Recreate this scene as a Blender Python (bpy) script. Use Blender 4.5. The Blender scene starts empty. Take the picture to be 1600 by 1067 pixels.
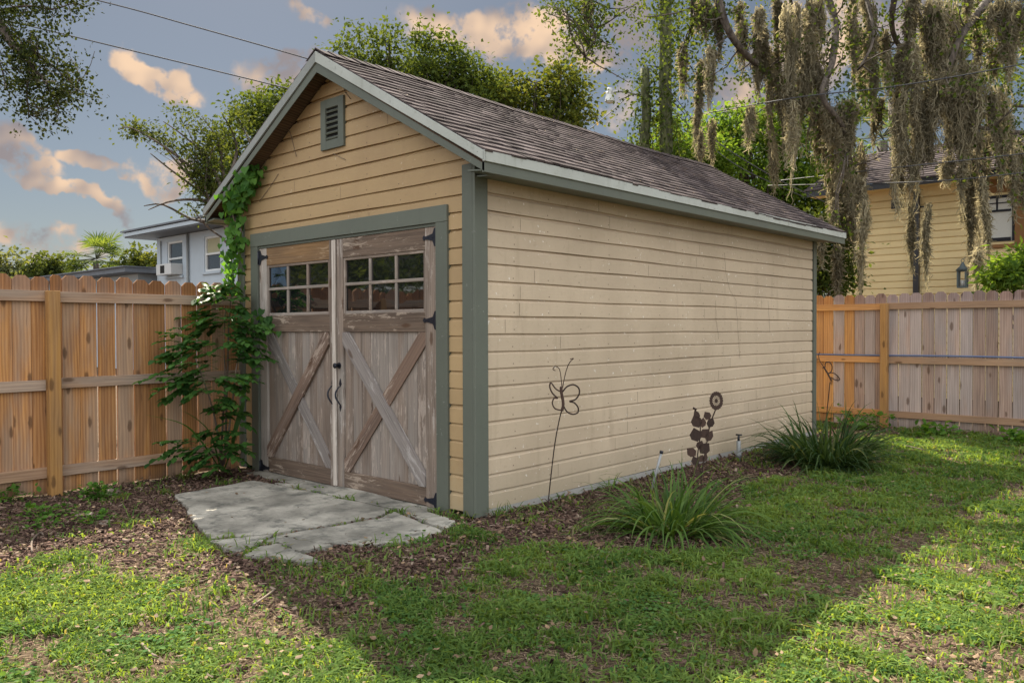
import bpy, math, random
import numpy as np
from mathutils import Vector, Matrix
random.seed(7); RNG=np.random.default_rng(7)
sc=bpy.context.scene; COL=sc.collection; R=math.radians

# ---------------------------------------------------------------- camera
F=1266.2; CAM=Vector((4.127,-4.130,1.377)); YAW,PIT,ROL=R(42.358),R(.923),R(-.198)
_fw=Vector((-math.sin(YAW)*math.cos(PIT),math.cos(YAW)*math.cos(PIT),-math.sin(PIT)))
_rt=Vector((math.cos(YAW),math.sin(YAW),0)); _up=_rt.cross(_fw)
_r2=_rt*math.cos(ROL)+_up*math.sin(ROL); _u2=-_rt*math.sin(ROL)+_up*math.cos(ROL)
cd=bpy.data.cameras.new('camera'); cam=bpy.data.objects.new('camera',cd); COL.objects.link(cam)
m=Matrix((_r2,_u2,-_fw)).transposed().to_4x4(); m.translation=CAM; cam.matrix_world=m
cd.sensor_width=36; cd.lens=36*F/1600; cd.clip_end=500; cd.clip_start=.05; sc.camera=cam
def ray(x,y): return _fw+_r2*((x-800)/F)-_u2*((y-533.5)/F)
def at(x,y,d): return CAM+ray(x,y)*d
def onz(x,y,z=0.): d=ray(x,y); return CAM+d*((z-CAM.z)/d.z)
def onx(x,y,c=0.): d=ray(x,y); return CAM+d*((c-CAM.x)/d.x)
def ony(x,y,c=0.): d=ray(x,y); return CAM+d*((c-CAM.y)/d.y)
def facing(x,y,b):                      # point on the upright plane through b that faces the viewer
    n=Vector((_fw.x,_fw.y,0)).normalized(); d=ray(x,y); return CAM+d*((b-CAM).dot(n)/d.dot(n))

# ---------------------------------------------------------------- light
sc.view_settings.view_transform='Standard'; sc.view_settings.look='None'
sc.view_settings.exposure=1.53; sc.view_settings.gamma=1
TOSUN=Vector((-.91,.53,1.0)).normalized()
sd=bpy.data.lights.new('sun','SUN'); sd.energy=5.0; sd.angle=R(.53); sd.color=(1,.90,.74)
so=bpy.data.objects.new('sun',sd); COL.objects.link(so); so.rotation_euler=TOSUN.to_track_quat('Z','Y').to_euler()
SUN_EL=math.asin(TOSUN.z); SUN_AZ=math.atan2(TOSUN.x,TOSUN.y)

def nd(nt,t,ins=None,**pr):
    n=nt.nodes.new(t)
    for k,v in pr.items(): setattr(n,k,v)
    for k,v in (ins or {}).items():
        s=n.inputs[k]
        if isinstance(v,bpy.types.NodeSocket): nt.links.new(v,s)
        else: s.default_value=v
    return n
def mth(nt,op,a,b=0.,c=0.,clamp=False): return nd(nt,'ShaderNodeMath',{0:a,1:b,2:c},operation=op,use_clamp=clamp).outputs[0]
def vmt(nt,op,a,b=(0,0,0),o=0): return nd(nt,'ShaderNodeVectorMath',{0:a,1:b},operation=op).outputs[o]
def mixc(nt,f,a,b,bt='MIX'): return nd(nt,'ShaderNodeMix',{0:f,6:a,7:b},data_type='RGBA',blend_type=bt).outputs[2]
def noise(nt,v,s,d=3,r=.5,dist=0.): return nd(nt,'ShaderNodeTexNoise',{'Vector':v,'Scale':s,'Detail':d,'Roughness':r,'Distortion':dist})
def mr(nt,v,a,b,c=0.,d=1.,it='SMOOTHSTEP'): return nd(nt,'ShaderNodeMapRange',{0:v,1:a,2:b,3:c,4:d},interpolation_type=it).outputs[0]
def c4(c): return (c[0],c[1],c[2],1.)
def srgb(r,g,b):
    f=lambda u:(u/255/12.92) if u<=10 else ((u/255+.055)/1.055)**2.4
    return (f(r),f(g),f(b),1.)

w=bpy.data.worlds.new('World'); sc.world=w; w.use_nodes=True; nt=w.node_tree; nt.nodes.clear()
sky=nd(nt,'ShaderNodeTexSky',sky_type='NISHITA'); sky.sun_disc=False; sky.sun_elevation=SUN_EL; sky.sun_rotation=SUN_AZ
sky.air_density=1.0; sky.dust_density=.6; sky.ozone_density=1.5
tc=nd(nt,'ShaderNodeTexCoord').outputs['Generated']
nz=noise(nt,tc,5,4,.6); nz2=noise(nt,tc,16,4,.62)
wv=vmt(nt,'SUBTRACT',nz.outputs['Color'],(.5,.5,.5)); wv=nd(nt,'ShaderNodeVectorMath',{0:wv,'Scale':.16},operation='SCALE').outputs[0]
wv2=vmt(nt,'SUBTRACT',nz2.outputs['Color'],(.5,.5,.5)); wv2=nd(nt,'ShaderNodeVectorMath',{0:wv2,'Scale':.06},operation='SCALE').outputs[0]
dv=vmt(nt,'ADD',vmt(nt,'ADD',tc,wv),wv2)
# clouds that drift low over the far side: (bearing from the garden, size in degrees-ish, tilt, weight)
CL=[(232,118,82,42,-28,1.),(25,245,62,40,-25,1.),(95,300,95,20,-14,.8),(165,262,90,20,-6,.75),(245,280,60,34,-10,.75),(85,385,80,26,0,.7),(5,370,50,25,0,.5),
    (455,42,58,20,8,.7),(420,118,80,30,0,.8),(745,45,110,40,-10,.85),(850,40,100,48,-20,1.),(905,85,70,30,-15,.8),(988,45,36,62,0,.95),(965,170,40,40,0,.4),
    (1140,170,80,40,0,.7),(1250,80,80,70,0,.75),(1400,40,70,60,0,.6),(1190,230,70,40,0,.5),(330,-120,200,50,0,.9),(1150,-160,260,60,0,.9),(-250,200,120,60,0,.8),(1900,150,160,80,0,.8)]
acc=None
nz3=noise(nt,tc,42,4,.65)
for (px,py,rx,ry,rot,wt) in CL:
    if px<330: rx*=.84; ry*=.80
    c=ray(px,py).normalized(); u=_r2.copy(); v=_u2.copy(); a=R(rot); ca,sa=math.cos(a),math.sin(a)
    U=(u*ca+v*sa)*(F/rx); V=(v*ca-u*sa)*(F/ry)
    s=vmt(nt,'SUBTRACT',dv,tuple(c))
    du=vmt(nt,'DOT_PRODUCT',s,tuple(U),1); dvv=vmt(nt,'DOT_PRODUCT',s,tuple(V),1); dw=vmt(nt,'DOT_PRODUCT',s,tuple(c*4),1)
    q=nd(nt,'ShaderNodeCombineXYZ',{0:du,1:dvv,2:dw}).outputs[0]
    L=vmt(nt,'LENGTH',q,(0,0,0),1)
    g=mr(nt,L,1.2,.45,0.,wt)
    acc=g if acc is None else mth(nt,'MAXIMUM',acc,g)
dens=mr(nt,mth(nt,'MULTIPLY',acc,mr(nt,mth(nt,'ADD',mth(nt,'MULTIPLY',nz2.outputs['Fac'],.62),mth(nt,'MULTIPLY',nz3.outputs['Fac'],.38)),.36,.58,.30,1.15)),.18,.80)
shade=mr(nt,noise(nt,vmt(nt,'ADD',tc,(.0,.0,.035)),9,3,.6).outputs['Fac'],.38,.62)
ccol=mixc(nt,shade,srgb(158,150,152),srgb(255,220,186))
# unseen fill added for the shaded walls: bright deck overhead and behind the viewer
back=vmt(nt,'DOT_PRODUCT',tc,tuple(-Vector((_fw.x,_fw.y,-1.0)).normalized()),1)
fill_deck=mth(nt,'MULTIPLY',mr(nt,back,.05,.55),mr(nt,nz.outputs['Fac'],.30,.62,.35,1.),0,True)
EXPO=2**1.48
skyc=nd(nt,'ShaderNodeHueSaturation',{'Hue':.496,'Saturation':.80,'Value':.305,'Color':sky.outputs[0]}).outputs[0]
bg1=nd(nt,'ShaderNodeBackground',{'Color':skyc,'Strength':.055})
bg2=nd(nt,'ShaderNodeBackground',{'Color':ccol,'Strength':.92/EXPO})
bg3=nd(nt,'ShaderNodeBackground',{'Color':(.96,.98,1.0,1),'Strength':.81})
mx1=nd(nt,'ShaderNodeMixShader',{0:fill_deck,1:bg1.outputs[0],2:bg3.outputs[0]})
mx=nd(nt,'ShaderNodeMixShader',{0:dens,1:mx1.outputs[0],2:bg2.outputs[0]})
nd(nt,'ShaderNodeOutputWorld',{0:mx.outputs[0]})

# ---------------------------------------------------------------- materials
MATS={}
def newmat(name):
    mt=bpy.data.materials.new(name); mt.use_nodes=True; mt.node_tree.nodes.clear(); MATS[name]=mt; return mt,mt.node_tree
def out(nt,s): nd(nt,'ShaderNodeOutputMaterial',{0:s})
def prin(nt,col,rough=.6,bump=None,bs=.3,bd=.01,**kw):
    ins={'Base Color':col,'Roughness':rough}; ins.update(kw)
    if bump is not None: ins['Normal']=nd(nt,'ShaderNodeBump',{'Strength':bs,'Distance':bd,'Height':bump}).outputs[0]
    return nd(nt,'ShaderNodeBsdfPrincipled',ins).outputs[0]
def rndattr(nt): return nd(nt,'ShaderNodeAttribute',attribute_name='rnd').outputs['Fac']
def wood(name,dark,light,knot=.6,grey=None,ring=.24,fine=48,greyamt=.5,peel=None,rough=.75,grain=1.,val=.35):
    mt,nt=newmat(name); uv=nd(nt,'ShaderNodeTexCoord').outputs['UV']; r=rndattr(nt)
    g1=noise(nt,vmt(nt,'MULTIPLY',uv,(2.0,fine,1)),1,5,.68,.5).outputs['Fac']
    g2=noise(nt,vmt(nt,'MULTIPLY',uv,(.9,9,1)),1,2,.5,1.2).outputs['Fac']
    rings=nd(nt,'ShaderNodeTexWave',{'Vector':vmt(nt,'MULTIPLY',uv,(.8,6,1)),'Scale':2.0,'Distortion':9.,'Detail':2.,'Detail Scale':.5},bands_direction='Y').outputs['Fac']
    f=mth(nt,'ADD',mth(nt,'MULTIPLY',g1,.55*grain),mth(nt,'ADD',mth(nt,'ADD',mth(nt,'MULTIPLY',rings,ring),(.24-ring)*.5),mth(nt,'MULTIPLY',g2,.4)))
    f=mr(nt,f,.28,.85)
    col=mixc(nt,f,c4(dark),c4(light))
    if grey:
        gf=noise(nt,vmt(nt,'ADD',vmt(nt,'MULTIPLY',uv,(.7,3.5,1)),nd(nt,'ShaderNodeCombineXYZ',{0:mth(nt,'MULTIPLY',r,7.)}).outputs[0]),1,4,.6).outputs['Fac']
        gf=mr(nt,mth(nt,'ADD',gf,mth(nt,'MULTIPLY',mth(nt,'SUBTRACT',r,.5),.3)),.62-.35*greyamt,.85-.35*greyamt)
        col=mixc(nt,mth(nt,'MULTIPLY',gf,.85),col,mixc(nt,f,tuple(x*.55 for x in grey[:3])+(1,),c4(grey)))
    col=nd(nt,'ShaderNodeHueSaturation',{'Value':mth(nt,'MULTIPLY_ADD',r,val*1.3,1-val*.65),'Saturation':mth(nt,'MULTIPLY_ADD',g2,.3,.85),'Color':col}).outputs[0]
    if knot:
        vo=nd(nt,'ShaderNodeTexVoronoi',{'Vector':vmt(nt,'ADD',vmt(nt,'MULTIPLY',uv,(2.6,7.4,1)),nd(nt,'ShaderNodeVectorMath',{0:noise(nt,uv,30,2).outputs['Color'],'Scale':.09},operation='SCALE').outputs[0]),'Scale':1.,'Randomness':1.},voronoi_dimensions='2D')
        k=mr(nt,mth(nt,'SUBTRACT',vo.outputs['Distance'],mth(nt,'MULTIPLY',nd(nt,'ShaderNodeSeparateColor',{0:vo.outputs['Color']}).outputs[1],.08)),.03,.13,1.,0.); sel=mth(nt,'GREATER_THAN',nd(nt,'ShaderNodeSeparateColor',{0:vo.outputs['Color']}).outputs[0],1-knot)
        col=mixc(nt,mth(nt,'MULTIPLY',mth(nt,'MULTIPLY',k,sel),.68),col,(.07,.032,.015,1))
    if peel:
        pn=noise(nt,vmt(nt,'MULTIPLY',uv,(6,34,1)),1,6,.75,.5).outputs['Fac']
        pw=noise(nt,vmt(nt,'MULTIPLY',uv,(1.5,4,1)),1,2).outputs['Fac']
        pf=mr(nt,mth(nt,'ADD',pn,mth(nt,'MULTIPLY',mth(nt,'SUBTRACT',pw,.5),.6)),.56,.66)
        col=mixc(nt,mth(nt,'MULTIPLY',pf,.7),col,c4(peel))
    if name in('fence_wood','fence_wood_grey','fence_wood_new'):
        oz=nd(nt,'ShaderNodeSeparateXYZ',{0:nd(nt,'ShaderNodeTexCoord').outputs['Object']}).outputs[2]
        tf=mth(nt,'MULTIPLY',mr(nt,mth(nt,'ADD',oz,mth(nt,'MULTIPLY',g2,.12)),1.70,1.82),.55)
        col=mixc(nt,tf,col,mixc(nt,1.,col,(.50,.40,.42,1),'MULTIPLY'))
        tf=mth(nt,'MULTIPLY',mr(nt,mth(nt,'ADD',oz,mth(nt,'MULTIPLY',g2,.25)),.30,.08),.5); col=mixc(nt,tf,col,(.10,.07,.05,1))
    cr=mr(nt,noise(nt,vmt(nt,'MULTIPLY',uv,(1.6,120,1)),1,2,.5,.6).outputs['Fac'],.30,.22)
    col=mixc(nt,mth(nt,'MULTIPLY',cr,.75),col,(.03,.02,.015,1))
    out(nt,prin(nt,col,rough,mth(nt,'SUBTRACT',g1,mth(nt,'MULTIPLY',cr,2.)),.5,.004,**{'Specular IOR Level':.25}))
    return mt
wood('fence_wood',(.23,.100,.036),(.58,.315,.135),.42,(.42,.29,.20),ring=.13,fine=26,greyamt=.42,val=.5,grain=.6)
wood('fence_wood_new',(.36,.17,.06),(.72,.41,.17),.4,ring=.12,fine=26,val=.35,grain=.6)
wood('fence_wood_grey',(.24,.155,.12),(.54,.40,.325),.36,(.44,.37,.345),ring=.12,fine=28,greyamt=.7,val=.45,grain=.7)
wood('post_wood',(.20,.10,.035),(.42,.235,.09),.5,ring=.10,fine=30,val=.3)
wood('rail_wood',(.22,.125,.072),(.44,.285,.18),.4,(.36,.28,.22),ring=.10,fine=40,greyamt=.5,val=.3)
wood('door_panel',(.085,.060,.046),(.30,.235,.192),.1,(.31,.27,.24),ring=.04,fine=85,greyamt=.7,peel=(.42,.35,.30),rough=.9,val=.12)
wood('door_stile',(.10,.073,.057),(.33,.262,.215),.1,(.37,.34,.31),ring=.04,fine=85,greyamt=.6,peel=(.46,.41,.37),rough=.9,val=.35)
wood('door_rail',(.06,.040,.029),(.20,.145,.11),.1,(.22,.175,.14),ring=.05,fine=60,greyamt=.35,peel=(.42,.34,.27),rough=.85,val=.3)
wood('door_top_rail',(.10,.055,.025),(.27,.165,.085),.2,ring=.06,fine=60,peel=(.38,.27,.17),rough=.6,val=.2)
wood('brace_grey',(.065,.054,.049),(.255,.225,.21),.1,ring=.05,fine=80,peel=(.42,.39,.37),rough=.9,grain=1.3)
wood('brace_brown',(.060,.036,.026),(.22,.15,.115),.1,(.26,.21,.18),ring=.05,fine=80,greyamt=.35,peel=(.42,.34,.28),rough=.9,grain=1.2)
wood('soffit_wood',(.045,.028,.018),(.15,.095,.06),.1,rough=.85)
wood('astragal_wood',(.22,.18,.15),(.52,.47,.42),.0,peel=(.62,.58,.53),rough=.8)

def paint(name,col,dirt,chips=.3,rough=.55,val=.12,chipcol=(.62,.55,.46),streak=.5):
    mt,nt=newmat(name); tcn=nd(nt,'ShaderNodeTexCoord'); uv=tcn.outputs['UV']; ob=tcn.outputs['Object']; r=rndattr(nt)
    n1=noise(nt,ob,1.3,4,.6).outputs['Fac']; n2=noise(nt,vmt(nt,'MULTIPLY',uv,(3,90,1)),1,4,.6).outputs['Fac']; n3=noise(nt,ob,22,4,.7).outputs['Fac']
    c=mixc(nt,mth(nt,'MULTIPLY',mr(nt,n1,.35,.75),.35),c4(col),c4(dirt))
    c=mixc(nt,mth(nt,'MULTIPLY',mr(nt,n3,.55,.75),streak*.5),c,c4(dirt))
    vs=noise(nt,vmt(nt,'MULTIPLY',ob,(7,7,.9)),1,4,.6).outputs['Fac']
    c=mixc(nt,mth(nt,'MULTIPLY',mr(nt,vs,.55,.8),streak*.6),c,c4(dirt))
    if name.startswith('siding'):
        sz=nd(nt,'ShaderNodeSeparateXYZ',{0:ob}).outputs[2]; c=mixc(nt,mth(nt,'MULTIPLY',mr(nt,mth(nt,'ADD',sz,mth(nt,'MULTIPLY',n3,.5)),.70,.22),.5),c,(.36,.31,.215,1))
    c=nd(nt,'ShaderNodeHueSaturation',{'Value':mth(nt,'MULTIPLY_ADD',r,val*1.6,1-val*.8),'Color':c}).outputs[0]
    ch=mth(nt,'MULTIPLY',mr(nt,noise(nt,ob,26,3,.6).outputs['Fac'],.665,.69),mr(nt,noise(nt,ob,2.3,2).outputs['Fac'],.55-.2*chips,.75-.2*chips))
    c=mixc(nt,mth(nt,'MULTIPLY',ch,chips*2,0,True),c,c4(chipcol))
    out(nt,prin(nt,c,rough,mth(nt,'ADD',n2,mth(nt,'MULTIPLY',n3,.6)),.28,.003,**{'Specular IOR Level':.35}))
    return mt
paint('siding_gold_light',(.41,.285,.15),(.25,.16,.09),.4,.5,.10,(.60,.50,.38))  # front wall: its more golden, dimmer light is put into the siding colour
paint('siding_pale_light',(.56,.45,.325),(.35,.27,.185),.7,.55,.11,(.76,.70,.62),.85)  # same siding, with the paler light on the side wall put into the colour
paint('trim_green',(.118,.130,.106),(.075,.082,.07),.25,.5,.1,(.35,.36,.34))
paint('edge_white',(.42,.44,.41),(.20,.21,.17),.5,.5,.08,(.10,.11,.09),1.)
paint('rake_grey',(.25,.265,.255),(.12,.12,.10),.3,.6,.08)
paint('house_blue',(.40,.46,.52),(.34,.39,.44),.1,.6,.05,(.6,.6,.6),.3)
paint('house_yellow',(.80,.65,.36),(.60,.47,.25),.2,.6,.08,(.6,.6,.5))
paint('brown_trim',(.26,.13,.05),(.17,.085,.03),.2,.6,.08)
paint('white_frame',(.62,.64,.64),(.42,.43,.42),.1,.45,.04)
paint('roof_slate',(.14,.155,.18),(.09,.10,.12),.1,.7,.05)
paint('galvanised',(.30,.31,.32),(.24,.25,.25),.2,.35,.05)
paint('umbrella_blue',(.30,.48,.68),(.24,.40,.58),.0,.8,.05)

def simple(name,col,rough=.5,metal=0.,bumpscale=None,var=.3):
    mt,nt=newmat(name); ob=nd(nt,'ShaderNodeTexCoord').outputs['Object']
    n=noise(nt,ob,bumpscale or 60,4,.6).outputs['Fac']; r=rndattr(nt)
    c=nd(nt,'ShaderNodeHueSaturation',{'Value':mth(nt,'ADD',mth(nt,'MULTIPLY_ADD',n,var*1.4,1-var*.7),mth(nt,'MULTIPLY',mth(nt,'SUBTRACT',r,.5),var)),'Color':c4(col)}).outputs[0]
    out(nt,prin(nt,c,rough,n,.2,.002,Metallic=metal)); return mt
simple('black_iron',(.010,.012,.022),.45,.2)
simple('rust_iron',(.045,.024,.017),.75,.2,var=.8)
simple('nail',(.12,.08,.06),.7)
simple('dark_void',(.006,.006,.006),.9)
simple('concrete_block',(.30,.29,.27),.9)
simple('wire',(.045,.045,.05),.7)
simple('stone',(.20,.16,.13),.9,0,20)
simple('blue_pipe',(.10,.14,.26),.4)
simple('pvc_white',(.22,.23,.23),.5)
simple('black_pipe',(.02,.022,.03),.4)
simple('twig',(.16,.12,.09),.9,var=.6)
simple('leaf_dry',(.155,.10,.055),.85,var=1.2)
simple('curtain',(.62,.63,.60),.8)
simple('curtain_yellow',(.40,.38,.25),.8)
simple('ac_case',(.45,.46,.46),.5)
simple('lamp_white',(.60,.61,.60),.4)
simple('patina',(.09,.12,.13),.6)
mt,nt=newmat('door_glass'); out(nt,prin(nt,(.006,.007,.009,1),.03,noise(nt,nd(nt,'ShaderNodeTexCoord').outputs['Object'],3,2).outputs['Fac'],.12,.01,IOR=2.2))
mt,nt=newmat('house_glass'); out(nt,prin(nt,(.03,.04,.06,1),.06,IOR=1.9))

def bark(name,a,b,s=14):
    mt,nt=newmat(name); ob=nd(nt,'ShaderNodeTexCoord').outputs['Object']
    n=noise(nt,vmt(nt,'MULTIPLY',ob,(1,1,.3)),s,5,.7).outputs['Fac']
    out(nt,prin(nt,mixc(nt,mr(nt,n,.35,.65),c4(a),c4(b)),.9,n,.9,.03)); return mt
bark('bark',(.035,.026,.02),(.13,.105,.085)); bark('bark_mossy',(.03,.035,.016),(.11,.12,.05))

def leaf(name,a,b,trans=.45,rough=.45,tcol=None,big=None):
    mt,nt=newmat(name); r=rndattr(nt)
    cr=nd(nt,'ShaderNodeValToRGB'); nt.links.new(r,cr.inputs[0]); e=cr.color_ramp.elements
    e[0].color=c4(a); e[1].color=c4(b)
    if big: 
        x=e.new(.93); x.color=c4(b); e[-1].color=c4(big)
    c=cr.outputs[0]
    p=prin(nt,c,max(rough,.5) if name in('leaf_shrub','leaf_vine','leaf_lily','leaf_lily_dark') else .85,**{'Specular IOR Level':.18 if name in('leaf_shrub','leaf_vine','leaf_lily','leaf_lily_dark') else .05})
    tcx=mixc(nt,1.,c,c4(tcol or (1.7,1.5,.55)),'MULTIPLY')
    t=nd(nt,'ShaderNodeBsdfTranslucent',{'Color':tcx}).outputs[0]
    out(nt,nd(nt,'ShaderNodeMixShader',{0:trans,1:p,2:t}).outputs[0]); return mt
leaf('leaf_oak',(.030,.052,.014),(.10,.135,.035),.40)
leaf('leaf_dark',(.012,.02,.008),(.05,.065,.02),.3)
leaf('leaf_autumn',(.030,.055,.014),(.13,.145,.035),.42,big=(.26,.18,.045))
leaf('leaf_bright',(.045,.10,.018),(.155,.24,.048),.52)
leaf('leaf_thin',(.022,.038,.014),(.095,.12,.035),.45)
leaf('leaf_far',(.06,.08,.045),(.17,.19,.09),.4)
leaf('leaf_shrub',(.022,.072,.018),(.085,.19,.042),.42,.30)
leaf('leaf_vine',(.028,.10,.018),(.115,.26,.045),.50,.35)
leaf('leaf_lily',(.035,.085,.020),(.12,.20,.045),.4,.35,big=(.34,.33,.15))
leaf('leaf_lily_dark',(.018,.045,.016),(.065,.11,.035),.35,.35,big=(.26,.27,.12))
leaf('leaf_weed',(.045,.12,.02),(.13,.25,.05),.45)
leaf('grass_blade',(.042,.105,.028),(.205,.295,.075),.46,.6,(1.8,1.5,.5),big=(.23,.21,.12))
leaf('clover_leaf',(.042,.115,.034),(.15,.255,.075),.42,.65,(1.8,1.5,.5))
leaf('thatch_straw',(.12,.085,.055),(.38,.29,.19),.2,.8,(1,1,1))
leaf('moss_strand',(.060,.052,.032),(.50,.45,.32),.5,.95,(1.1,1.05,.85))
leaf('palm_leaf',(.045,.085,.025),(.15,.20,.06),.4,.4)
leaf('mulch_chip',(.034,.021,.017),(.165,.105,.082),.0,.9,big=(.30,.23,.18))

mt,nt=newmat('soil'); ob=nd(nt,'ShaderNodeTexCoord').outputs['Object']
n1=noise(nt,ob,1.1,4,.6).outputs['Fac']; n2=noise(nt,ob,45,6,.75).outputs['Fac']; n3=noise(nt,ob,9,5,.7).outputs['Fac']
c=mixc(nt,mr(nt,n2,.3,.7),(.045,.030,.020,1),(.17,.118,.080,1)); c=mixc(nt,mth(nt,'MULTIPLY',mr(nt,n3,.45,.7),.5),c,(.055,.055,.028,1)); c=mixc(nt,mth(nt,'MULTIPLY',mr(nt,n1,.5,.7),.3),c,(.16,.12,.09,1))
out(nt,prin(nt,c,.95,n2,.8,.02,**{'Specular IOR Level':.1}))
mt,nt=newmat('concrete'); ob=nd(nt,'ShaderNodeTexCoord').outputs['Object']; r=rndattr(nt)
n1=noise(nt,ob,1.7,5,.65,.1).outputs['Fac']; n2=noise(nt,ob,60,5,.7).outputs['Fac']; n3=noise(nt,ob,6,6,.72,.1).outputs['Fac']
c=mixc(nt,mr(nt,n1,.3,.68),(.15,.142,.122,1),(.43,.405,.35,1)); c=mixc(nt,mth(nt,'MULTIPLY',mr(nt,n3,.48,.66),.7),c,(.075,.078,.07,1)); c=mixc(nt,mth(nt,'MULTIPLY',mr(nt,n2,.58,.7),.4),c,(.07,.07,.065,1))
ck=nd(nt,'ShaderNodeTexVoronoi',{'Vector':vmt(nt,'ADD',ob,nd(nt,'ShaderNodeVectorMath',{0:noise(nt,ob,6,3).outputs['Color'],'Scale':.22},operation='SCALE').outputs[0]),'Scale':1.6},feature='DISTANCE_TO_EDGE').outputs[0]
c=mixc(nt,mth(nt,'MULTIPLY',mr(nt,ck,.006,.002),.25),c,(.05,.048,.042,1))
out(nt,prin(nt,c,.95,mth(nt,'ADD',n2,n3),.35,.008,**{'Specular IOR Level':.15}))
mt,nt=newmat('shingle'); tcn=nd(nt,'ShaderNodeTexCoord'); ob=tcn.outputs['Object']; r=rndattr(nt)
n1=noise(nt,ob,140,3,.7).outputs['Fac']; n2=noise(nt,ob,3,4,.6).outputs['Fac']
cr=nd(nt,'ShaderNodeValToRGB'); nt.links.new(r,cr.inputs[0]); e=cr.color_ramp.elements
e[0].color=(.032,.027,.028,1); e[1].color=(.122,.100,.100,1); x=e.new(.5); x.color=(.070,.057,.058,1)
c=mixc(nt,mth(nt,'MULTIPLY',mr(nt,n1,.45,.62),.5),cr.outputs[0],(.14,.118,.116,1)); c=mixc(nt,mth(nt,'MULTIPLY',mr(nt,n2,.5,.75),.35),c,(.045,.033,.032,1))
out(nt,prin(nt,c,1.,n1,.5,.004,**{'Specular IOR Level':.04}))

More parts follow.
